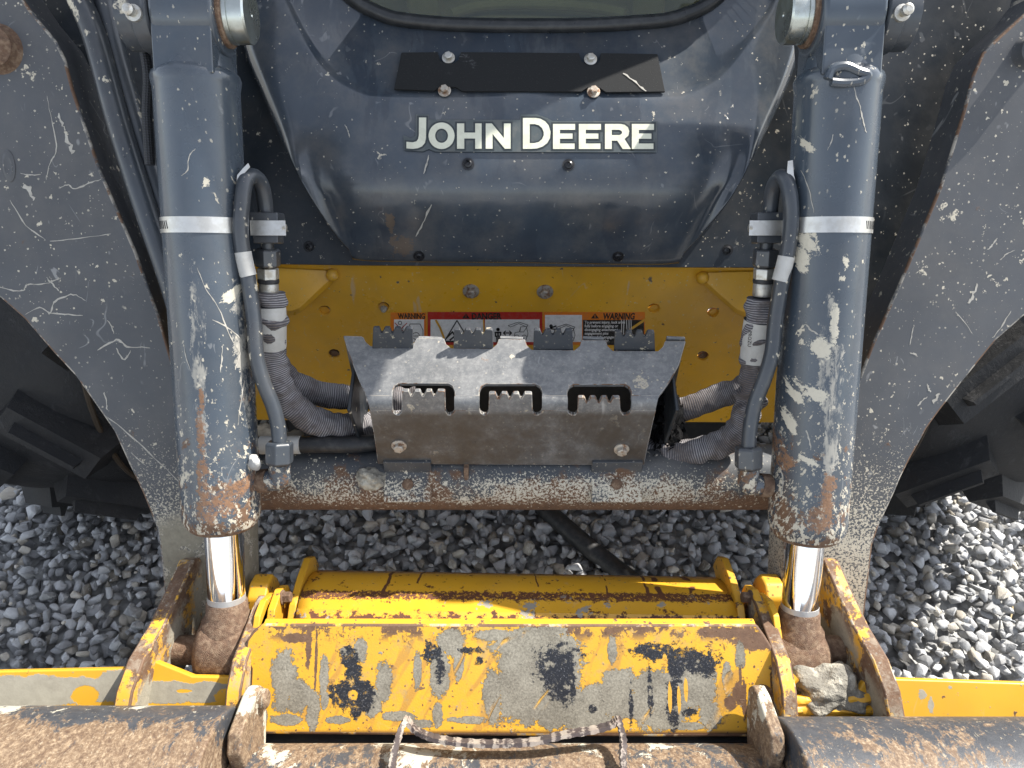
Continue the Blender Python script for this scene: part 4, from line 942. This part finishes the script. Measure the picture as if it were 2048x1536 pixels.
# cab ---------------------------------------------------------------------
CB = bpy.data.objects.new('cab', None); link(CB, LD, (0, 1.5, .95))
for s in (-1, 1):
    bm = bmesh.new(); tube(bm, [(s * .47, 1.47, .95), (s * .465, 1.60, 1.5), (s * .45, 1.72, 1.98)], .03, 12); obj('pillar', bm, M_navy, CB)
    bm = bmesh.new(); tube(bm, [(s * .47, 2.5, .95), (s * .45, 2.45, 1.98)], .03, 12); obj('pillar', bm, M_navy, CB)
    xplate('shade_screen', s * .45, s * .48, [(1.42, .90), (1.52, 1.12), (1.70, 1.94), (2.5, 1.94), (2.5, .9)], M_navy, CB)  # unseen solid screens, added to keep sun off most of the hood
bm = bmesh.new(); box(bm, (0, 2.02, 2.0), (1.6, 1.16, .07)); obj('wide_shade_roof', bm, M_navy, CB, bevel=.02)  # unseen cab roof, made extra wide to shade the gravel at left
bm = bmesh.new(); box(bm, (0, 2.52, 1.42), (.96, .03, 1.1)); obj('shade_rear_wall', bm, M_navy, CB)  # unseen wall, added to darken the cab inside and the hood's reflections
bm = bmesh.new(); box(bm, (0, 1.95, .86), (.88, .85, .03)); obj('floor_mat', bm, M_tan, CB, bevel=.004)
bm = bmesh.new(); box(bm, (0, 2.15, 1.10), (.50, .50, .16)); box(bm, (0, 2.40, 1.40), (.50, .12, .55)); obj('seat', bm, M_black, CB, bevel=.03)
for s, px in ((-1, 850), (1, 1290)):
    bm = bmesh.new(); p = P(px, 8, 1.70); box(bm, p, (.07, .12, .09)); obj('pedal', bm, M_tan, CB, bevel=.012)
bm = bmesh.new(); tube(bm, [P(900, 28, 1.62), P(960, 12, 1.66), P(1060, 8, 1.66), P(1180, 14, 1.64), P(1250, 28, 1.62)], .011, 10); obj('foot_bar', bm, M_tan, CB)

# hydraulic lines on the cylinders ------------------------------------------
def line_set(s, hook, back, nut_c, lab, strap):
    o = .012
    t = obj('steel_line', tube(bmesh.new(), [CYL.hit(x, y, of) for x, y, of in hook], .0108, 18, 8), M_pipe, LD)
    obj('label_wrap', tube(bmesh.new(), [CYL.hit(x, y, of) for x, y, of in lab], .0114, 18, 6, caps=False), M_white, t)
    # clamp block behind, union nuts, ferrule
    (bx, b0), (cx, c0) = back
    a = CYL.hit(bx, b0, -.03); b = CYL.hit(cx, c0, -.045); ax = (b - a).normalized()
    def at(py): return a + (b - a) * ((py - b0) / (c0 - b0))
    bm = bmesh.new(); q = CYL.hit(bx - s * 2, 440, -.028); rot = Matrix((Vector((1, 0, 0)), CYL.n, CYL.w)).transposed()
    box(bm, q, (.040, .036, .020), rot); box(bm, q - CYL.w * .026, (.036, .030, .014), rot)
    obj('clamp_block', bm, M_pipe, t, bevel=.002)
    bm = bmesh.new(); box(bm, CYL.hit(bx - s * 3, 456, -.008), (.050, .0012, .021), rot); obj('clamp_band', bm, M_steel, t, bevel=.0004)
    obj('clamp_screw', lathe(bmesh.new(), CYL.hit(bx - s * 2, 456, -.012) - Vector((s * .022, 0, 0)), (-s, 0, 0), [(0, .0055), (.004, .0055), (.005, .004)], 10), M_zinc, t)
    obj('line_end', lathe(bmesh.new(), at(468), ax, [(0, .0095), (.028, .0095)], 16), M_pipe, t)
    obj('union_nut', hexnut(bmesh.new(), at(496), ax, .0185, .0265), M_pipe, t, smooth=0, bevel=.001)
    obj('lower_nut', hexnut(bmesh.new(), at(534), ax, .0160, .018), M_zinc, t, smooth=0, bevel=.001)
    obj('ring', lathe(bmesh.new(), at(557), ax, [(0, .0150), (.003, .0158), (.006, .0150)], 20), M_black, t)
    obj('ferrule', lathe(bmesh.new(), at(564), ax, [(0, .0135), (.004, .0145), (.018, .0145), (.020, .0135)], 20), M_zinc, t)
    # bottom union and welded elbow
    nx, ny = nut_c; c = CYL.hit(nx, ny - 24, .012); axn = (CYL.hit(nx, ny + 24, .012) - c).normalized()
    obj('union_nut', hexnut(bmesh.new(), c, axn, .0205, .034), M_pipe, t, smooth=0, bevel=.0015)
    e0 = CYL.hit(nx, ny + 18, .010); e1 = CYL.hit(nx, ny + 52, .004); e2 = CYL.hit(nx + s * 46, ny + 56, -.004)
    bm = bmesh.new(); tube(bm, [e0, e0.lerp(e1, .6), e1, e1.lerp(e2, .3), e2], .0155, 18, 6); obj('elbow', bm, M_cyl, t)
    bm = bmesh.new(); lathe(bm, e1.lerp(e2, .45), (e2 - e1).normalized(), [(0, .0175), (.016, .0175)], 18); obj('elbow_collar', bm, M_rust, t)
    obj('strap', plate('strap_end', CYL, strap, .0015, M_steel, t, o=.022, bevel=0).data and bmesh.new(), M_steel, t) if False else plate('strap_end', CYL, strap, .0015, M_steel, t, o=.022, bevel=.0003)
    return at
line_set(-1, [(532, 445, -.03), (530, 405, -.026), (522, 368, -.014), (505, 352, .004), (490, 366, .018), (484, 410, .026), (481, 460, .026), (486, 505, .024), (497, 560, .022), (508, 640, .02), (513, 710, .02), (526, 762, .018), (546, 812, .014), (556, 852, .012), (559, 890, .012)],
         ((533, 440), (538, 600)), (559, 907), [(486, 504, .024), (489, 520, .0235), (493, 538, .023), (497, 552, .0225)], [(472, 372), (474, 350), (486, 336), (496, 326), (500, 334), (489, 346), (479, 358), (476, 378)])
line_set(1, [(1540, 445, -.03), (1542, 405, -.026), (1548, 372, -.014), (1562, 354, .004), (1574, 366, .018), (1581, 400, .026), (1582, 445, .026), (1576, 500, .024), (1563, 565, .022), (1551, 640, .02), (1544, 705, .02), (1529, 756, .018), (1510, 806, .014), (1501, 850, .012), (1497, 895, .012)],
         ((1537, 440), (1524, 600)), (1497, 916), [(1573, 513, .024), (1569, 530, .0235), (1564, 548, .023), (1560, 562, .0225)], [(1574, 345), (1576, 322), (1586, 320), (1588, 350), (1594, 372), (1592, 398), (1587, 376), (1580, 350)])
# fabric sleeved hoses
def wob(k, amp):
    return lambda l, a: amp * (1.5 * mnoise.noise(Vector((l * 60, math.cos(a) * 1.2, math.sin(a) * 1.2 + k))) + 1.1 * math.sin(l * 230 + 2.2 * math.sin(a + k)) * max(0, mnoise.noise(Vector((l * 16, k, 0))) + .25))
def hose(name, pts, r, k, amp=.16, m=None): return obj(name, tube(bmesh.new(), [P(*p) for p in pts], r, 28, 22, wob(k, amp)), m or M_sleeve, LD, smooth=60)
h1 = hose('sleeved_hose', [(540, 584, 1.135), (541, 640, 1.145), (541, 700, 1.165), (549, 745, 1.18), (576, 800, 1.20), (622, 838, 1.22), (682, 853, 1.245), (760, 850, 1.29), (840, 845, 1.31)], .0218, 1)
obj('label_wrap', tube(bmesh.new(), [P(540, 614, 1.1395), P(541, 640, 1.1445), P(541.5, 692, 1.1625)], .0232, 28, 6, caps=False), M_white, h1)
hose('sleeved_hose', [(545, 700, 1.25), (556, 735, 1.25), (592, 770, 1.26), (652, 790, 1.28), (750, 797, 1.31), (830, 800, 1.32)], .0208, 5, .13)
h2 = hose('sleeved_hose', [(1522, 596, 1.135), (1518, 640, 1.145), (1510, 700, 1.165), (1506, 750, 1.18), (1500, 800, 1.195), (1482, 855, 1.21), (1440, 888, 1.225), (1385, 905, 1.24), (1330, 907, 1.26), (1270, 905, 1.29)], .0212, 9, .20)
lw = obj('label_wrap', tube(bmesh.new(), [P(1519, 640, 1.1445), P(1514, 672, 1.155), P(1510, 722, 1.169)], .0226, 28, 6, caps=False), M_white, h2)
hose('sleeved_hose', [(1512, 745, 1.26), (1490, 772, 1.265), (1440, 792, 1.28), (1378, 816, 1.29), (1320, 830, 1.31)], .0202, 13, .10)
def side_text(s, x, y, d, hpx, m, rot, parent):
    cu = bpy.data.curves.new('t', 'FONT'); cu.body = s; cu.size = 1; cu.offset = .02; cu.resolution_u = 3
    ob = bpy.data.objects.new('t', cu); COL.objects.link(ob); dg = bpy.context.evaluated_depsgraph_get(); me = bpy.data.meshes.new_from_object(ob.evaluated_get(dg)); bpy.data.objects.remove(ob)
    bm = bmesh.new(); bm.from_mesh(me); k = hpx * d / F / .72; p = P(x, y, d); dn, rt = -CYL.w, Vector((1, 0, 0))
    for v in bm.verts: v.co = p + dn * v.co.x * k + rt * v.co.y * k
    return obj('label_text', bm, m, parent, smooth=0)
side_text('PROZU', 1497, 662, 1.128, 7, M_ink, 0, lw)
obj('black_hose', tube(bmesh.new(), [P(490, 890, 1.23), P(560, 890, 1.225), P(640, 889, 1.225), (P(700, 889, 1.23)), P(752, 885, 1.24), P(830, 880, 1.27)], .0135, 18), M_black, LD)
obj('hose_collar', tube(bmesh.new(), [P(522, 890, 1.224), P(560, 890, 1.222), P(601, 889.5, 1.222)], .0148, 18), M_white, LD)
# frayed black foam beside the step
bm = bmesh.new()
for _ in range(420):
    t = random.random(); px = random.gauss(1328, 17) + (t - .5) * 16; py = 785 + t * 130; q = P(px, py, 1.27 + random.uniform(-.035, .03))
    d = Vector((random.gauss(0, 1), random.gauss(0, 1), random.gauss(0, 1))).normalized(); e = d.orthogonal().normalized(); w_ = random.uniform(.003, .008)
    bm.faces.new([bm.verts.new(v) for v in (q - e * w_, q + e * w_, q + d * random.uniform(.006, .02))])
for k in range(5): bmesh.ops.create_icosphere(bm, subdivisions=2, radius=.028, matrix=Matrix.Translation(P(1326 + (k % 2) * 8, 805 + k * 24, 1.28)))
obj('frayed_foam', bm, M_fluff, LD, smooth=0)

# coupler ------------------------------------------------------------------------
CP = bpy.data.objects.new('coupler', None); link(CP, LD, (0, .55, .3))
pinhole = [(1526 + 13 * math.cos(2 * math.pi * k / 16), 1392 + 12 * math.sin(2 * math.pi * k / 16)) for k in range(16)]
fo = [(524, 1247), (505, 1262), (492, 1280), (488, 1312), (500, 1338), (498, 1385), (510, 1430), (521, 1469), (1010, 1473), (1498, 1475), (1520, 1440), (1548, 1398), (1545, 1350), (1555, 1330), (1552, 1306), (1530, 1270), (1514, 1248), (1020, 1248)]
cf = plate('face_plate', FACE, fo, .012, M_face, CP, bevel=.004, edge=E_yel)
a, b = FACE.hit(526, 1248, -.002), FACE.hit(1512, 1248, -.002)
obj('top_flange', prism(bmesh.new(), [[a, b, b + Vector((0, .012, -.004)), a + Vector((0, .012, -.004))]], Vector((0, -.002, -.010))), M_coup, CP, bevel=.002)
obj('pin_hole_ring', lathe(bmesh.new(), FACE.hit(1524, 1392, -.001), FACE.n, [(0, .0165), (.0025, .016), (.0025, .0105), (.0015, .0100)], 24), M_rust, CP)
obj('pin_hole', lathe(bmesh.new(), FACE.hit(1524, 1392, .0005), FACE.n, [(0, .0098), (.0012, .0098)], 24), M_dark, CP)
# tray behind the face
prof = [(1255, 1.175), (1240, 1.19), (1219, 1.20), (1217, 1.2005), (1195, 1.215), (1170, 1.245), (1152, 1.275), (1144, 1.30), (1140, 1.34)]
bm = bmesh.new(); rows = []
for py, d in prof:
    rr = []
    for k in range(33):
        px = 596 + (1470 - 596) * k / 32; q = P(px, py + (k / 32) * 14, d); lo = .0015 if py > 1218 else 0
        q.x = -.335 + .69 * k / 32; q.z += lo; rr.append(bm.verts.new(q))
    rows.append(rr)
for r, q in zip(rows, rows[1:]):
    for i in range(32): bm.faces.new((r[i], r[i + 1], q[i + 1], q[i]))
tray = obj('cross_channel', bm, M_tray, CP, smooth=40); sm = tray.modifiers.new('thick', 'SOLIDIFY'); sm.thickness = .008; sm.offset = -1
# end plates with bolts
for s, x in ((-1, -.338), (1, .352)):
    xplate('end_plate', x, x + s * .012, [(.625, .29), (.638, .325), (.665, .336), (.720, .330), (.765, .318), (.785, .295), (.79, .26), (.64, .26)], M_coup, CP)
    xplate('end_plate', x + s * .022, x + s * .034, [(.60, .30), (.612, .350), (.640, .362), (.680, .355), (.705, .33), (.71, .27), (.61, .26)], M_coup, CP)
    xplate('end_plate', x + s * .036, x + s * .046, [(.585, .28), (.59, .365), (.620, .378), (.650, .372), (.685, .34), (.69, .27)], M_coup, CP)
    hexbolt('bolt', Vector((x + s * .022, .672, .345)), (-s, 0, .1), .009, M_rust, CP, 1.2, 1.3)
    xplate('end_tab', x + s * .050, x + s * .082, [(.66, .28), (.662, .315), (.675, .335), (.70, .342), (.725, .332), (.735, .305), (.735, .28)], M_coup, CP, bevel=.005)
# clevis plates
def clev(x0, x1, inner=False):
    yz = [(.690, .28), (.672, .352), (.650, .362), (.60, .372), (.546, .383), (.505, .374), (.468, .345), (.45, .30), (.46, .27), (.68, .25)] if inner else [(.735, .30), (.728, .372), (.712, .388), (.690, .388), (.657, .384), (.60, .380), (.546, .386), (.505, .374), (.468, .345), (.45, .30), (.46, .27), (.72, .25)]
    bm = prism(bmesh.new(), [[Vector((x0, y, z)) for y, z in yz]], Vector((x1 - x0, 0, 0)))
    for v in bm.verts:
        if not inner: v.co.x += math.copysign(max(0, .70 - v.co.y) * .13, v.co.x)
    return obj('clevis_plate', bm, M_clev, CP, bevel=.003, edge=E_yel)
for xs in ((-.522, -.498), (-.396, -.374, True), (.372, .394, True), (.488, .512)): clev(*xs)
for xa in (-.510, .384):  # pins through the clevises
    bm = bmesh.new(); lathe(bm, CYL.hit(459 if xa < 0 else 1590, 1300) * 1 - Vector((.085, 0, 0)), (1, 0, 0), [(0, .022), (.17, .022)], 20); obj('pivot_pin', bm, M_rust, CP)
plate('wing_bar', BAR, [(-200, 1350), (0, 1342), (262, 1336), (310, 1322), (385, 1352), (480, 1354), (492, 1376), (486, 1434), (200, 1431), (-200, 1425)], .014, M_barL, CP, bevel=.003)
plate('wing_bar', BAR, [(1556, 1392), (1600, 1392), (1712, 1388), (1745, 1340), (1775, 1357), (2048, 1366), (2250, 1374), (2250, 1456), (2048, 1450), (1565, 1444)], .014, M_barR, CP, bevel=.003)
for pts in ([(1572, 1398), (1605, 1402), (1650, 1402), (1700, 1401), (1738, 1396)], [(1575, 1416), (1610, 1419), (1660, 1418), (1720, 1420), (1775, 1418)], [(1590, 1352), (1572, 1372), (1566, 1398), (1572, 1416)], [(1745, 1352), (1762, 1380), (1778, 1414)]):
    bm = bmesh.new(); tube(bm, [BAR.hit(x, y, .003) for x, y in pts], .0075, 10, 8, wob(pts[0][0], .18)); obj('weld_bead', bm, M_coup, CP)
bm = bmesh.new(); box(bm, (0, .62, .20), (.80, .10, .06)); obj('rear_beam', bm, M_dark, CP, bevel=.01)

# tyres ----------------------------------------------------------------------------
def lug_mesh():
    bm = bmesh.new(); b = [(-.055, -.058), (.165, -.052), (.165, .050), (-.040, .046)]
    t = [(-.020, -.030), (.140, -.028), (.140, .024), (-.020, .020)]
    lo = [bm.verts.new((x, y, -.045)) for x, y in b]; hi = [bm.verts.new((x, y, .064)) for x, y in t]
    for k in range(4): bm.faces.new((lo[k], lo[(k + 1) % 4], hi[(k + 1) % 4], hi[k]))
    bm.faces.new(hi); bm.faces.new(lo[::-1]); bmesh.ops.recalc_face_normals(bm, faces=bm.faces)
    bmesh.ops.bevel(bm, geom=[e for e in bm.edges if all(v.co.z > 0 for v in e.verts)], offset=.022, segments=4, affect='EDGES')
    me = bpy.data.meshes.new('tread_lug'); bm.to_mesh(me); bm.free(); me.materials.append(M_tyre)
    for p in me.polygons: p.use_smooth = True
    me.set_sharp_from_angle(angle=R(45)); return me
LUG = lug_mesh()
for s in (-1, 1):
    W = .34; xc = s * (.735 + W / 2); cy, cz = 1.335, .385
    bm = bmesh.new(); prof = [(-.175, .20), (-.180, .26), (-.172, .33), (-.150, .353), (-.10, .361), (0, .364), (.10, .361), (.150, .353), (.172, .33), (.180, .26), (.175, .20)]
    lathe(bm, (xc, cy, cz), (1, 0, 0), prof, 96); ty = obj('tyre', bm, M_tyre, LD, smooth=50)
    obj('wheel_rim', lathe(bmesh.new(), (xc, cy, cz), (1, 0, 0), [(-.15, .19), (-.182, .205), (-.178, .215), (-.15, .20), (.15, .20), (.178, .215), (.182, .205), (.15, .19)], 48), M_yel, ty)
    bm = bmesh.new(); n = 96
    for sd in (-1,):
        pts = [Vector((xc - s * .158, cy + .355 * math.cos(2 * math.pi * k / n), cz + .355 * math.sin(2 * math.pi * k / n))) for k in range(n + 1)]; tube(bm, pts, .005, 6, 1, caps=False)
    obj('mould_ridge', bm, simple('dusty rubber ridge', (.045, .032, .02), .8, 0, 30, .5, .2), ty)
    N = 10
    for side in (-1, 1):
        for k in range(N):
            a = 2 * math.pi * (k + (.5 if side > 0 else 0)) / N + .13
            rad = Vector((0, math.cos(a), math.sin(a))); tan = Vector((0, -math.sin(a), math.cos(a)))
            # lug runs from near the middle out to the shoulder, swept back along the tread
            xd = Vector((side, 0, 0)); sw = .72
            ex = (xd * math.cos(sw) + tan * math.sin(sw) ).normalized(); ey = rad.cross(ex)
            o = bpy.data.objects.new('tread_lug', LUG); pos = Vector((xc + side * .045, cy, cz)) + rad * .357
            link(o, ty, pos); M3 = Matrix((ex, ey, rad)).transposed(); o.rotation_euler = M3.to_euler()

# ------------------------------------------------------------------ the attachment held on the coupler
AT = thing('bucket', 'rust brown and concrete stained tube frame of the attachment held below the yellow coupler', 'attachment', (0, .4, .2))
def bigtube(name, x0, x1, yz, r, m):
    n = 40; bm = bmesh.new(); lathe(bm, (x0, *yz), (1, 0, 0), [(0, r), (x1 - x0, r)], 72); return obj(name, bm, m, AT, bevel=.004)
tl = bigtube('side_tube', -1.05, P(462, 1480, 1.02).x, (.360, .312), .140, M_brownL)
tr_ = bigtube('side_tube', P(1562, 1480, 1.02).x, 1.05, (.351, .2986), .140, M_brownR)
bigtube('centre_tube', P(462, 1480, 1.02).x, P(1562, 1480, 1.02).x, (.364, .260), .110, M_brownC)
yzE = [(.405, .34), (.412, .392), (.432, .408), (.492, .392), (.512, .380), (.518, .362), (.500, .33), (.47, .30), (.42, .28)]
earL = xplate('ear', P(462, 1450, 1.0).x, P(462, 1450, 1.0).x + .019, yzE, M_ear, AT, bevel=.004)
earR = xplate('ear', P(1562, 1450, 1.0).x - .019, P(1562, 1450, 1.0).x, yzE, M_ear, AT, bevel=.004)
obj('ear_pin', lathe(bmesh.new(), Vector((P(462, 1450, 1.0).x + .015, .497, .369)), (1, 0, 0), [(0, .0135), (.012, .0135), (.015, .010)], 24), M_ear, earL)
bm = bmesh.new(); box(bm, (0, .50, .24), (.74, .05, .08)); obj('inner_web', bm, M_dark, AT, bevel=.004)
# scalloped flat strip bowed across the centre tube, with its two legs
def ribbon(bm, pts, depth, th):
    P3 = catmull(pts, 8); prev = None
    for i, (p, t) in enumerate(zip(P3, [(P3[min(i + 1, len(P3) - 1)] - P3[max(i - 1, 0)]).normalized() for i in range(len(P3))])):
        dv = Vector(depth); nn = t.cross(dv).normalized() * th * (1 + .25 * math.sin(i * 1.9)) ; ring = [bm.verts.new(q) for q in (p - nn, p + nn, p + nn + dv, p - nn + dv)]
        if prev:
            for k in range(4): bm.faces.new((prev[k], prev[(k + 1) % 4], ring[(k + 1) % 4], ring[k]))
        else: bm.faces.new(ring)
        prev = ring
    bm.faces.new(prev[::-1]); return bm
g = G('banded strip steel'); x = g.sep(g.pos)[0]
bd = g.mr(g.add(g.noise(52, 2, .5, g.comb(x, 0.0, 0.0)), g.math('MULTIPLY', g.math('SUBTRACT', g.noise(150, 4, .7), .5), .35)), .48, .54)
M_strip = g.done(g.mix(bd, g.mix(g.noise(60), (.022, .022, .026), (.10, .07, .062)), g.mix(g.noise(90), (.17, .12, .11), (.42, .38, .31))), .7, 0.0, g.bump(g.noise(200, 4), .4, .001))
stp = [P(812, 1443, 1.035), P(826, 1462, 1.03), P(852, 1476, 1.02), P(890, 1486, 1.015), P(950, 1492, 1.01), P(1010, 1492, 1.01), P(1070, 1488, 1.01), P(1130, 1474, 1.015), P(1190, 1464, 1.025), P(1225, 1454, 1.03), P(1238, 1442, 1.035)]
obj('scalloped_strip', ribbon(bmesh.new(), stp, (0, .013, -.015), .0026), M_strip, AT, smooth=30)
for pts in ([P(812, 1441, 1.035), P(800, 1462, 1.02), P(792, 1490, 1.0), P(784, 1520, .985), P(782, 1545, .975), P(780, 1590, .96)], [P(1238, 1440, 1.035), P(1244, 1462, 1.02), P(1249, 1486, 1.0), P(1247, 1515, .985), P(1250, 1545, .975), P(1252, 1590, .96)]):
    obj('strip_leg', ribbon(bmesh.new(), pts, (0, .013, -.016), .0036), M_strip, AT, smooth=30)

# ------------------------------------------------------------------ loose things
def lump(name, c, r, m, label, cat, seed=0, sub=3, sq=(1, 1, 1), group=None):
    bm = bmesh.new(); bmesh.ops.create_icosphere(bm, subdivisions=sub, radius=1)
    for v in bm.verts:
        n = mnoise.noise(v.co * 1.1 + Vector((seed, 0, 0))) * .5 + mnoise.noise(v.co * 3 + Vector((seed, 5, 0))) * .22
        v.co = Vector((v.co.x * sq[0], v.co.y * sq[1], v.co.z * sq[2])) * r * (1 + n)
    for v in bm.verts: v.co += Vector(c)
    return tag(obj(name, bm, m, None, smooth=40), label, cat, group)
lump('concrete_chunk', BAR.hit(1660, 1372, -.014), .034, M_conc, 'broken grey concrete chunk jammed in the right clevis below the rusty rod eye', 'concrete', 3, 5, (1.5, 1.15, .8))
M_peb = simple('beige pebble', (.36, .31, .24), .85, 0, 40, .35, .5, .4, (.2, .18, .15), bdist=.003)
M_pebg = simple('pale grey chip', (.42, .42, .41), .8, 0, 60, .3, .5, .3, bdist=.002)
lump('pebble', P(527, 866, 1.235), .015, M_peb, 'round beige pebble wedged beside the left cylinder behind the bent steel line', 'stone', 8, 3, (1, .9, 1.1))
lump('pebble', P(592, 869, 1.25), .010, M_peb, 'small tan pebble tucked under the lower left fabric sleeve', 'stone', 11, 3, (1.3, .9, .8))
lump('stone_chip', CYL.hit(507, 925, .02), .0105, M_pebg, 'pale grey stone chip stuck between the left cylinder and its lower union nut', 'stone', 2, 2, (1, .8, 1.2))
lump('mortar_lump', Vector((P(737, 926, 1.2).x, .806, .472)), .020, M_conc, 'pebbly mortar lump stuck on the cross tube at the left end of the step', 'mortar', 6, 4, (1.05, .7, .9))
bm = bmesh.new(); tube(bm, [P(1070, 1000, 1.80), P(1110, 1036, 1.735), P(1160, 1080, 1.69), P(1215, 1124, 1.655), P(1280, 1175, 1.60), P(1330, 1215, 1.57)], .021, 16)
tag(obj('rubber_hose', bm, M_black, None), 'thick black rubber hose lying across the gravel under the loader', 'hose')
bm = bmesh.new(); a, b = P(2022, 1196, 1.62), P(2018, 1246, 1.58); tube(bm, [a, a.lerp(b, .5) + Vector((.004, 0, .003)), b], .0018, 6)
tag(obj('straw', bm, M_straw, None), 'single dry straw lying on the sunlit gravel at the right', 'straw')
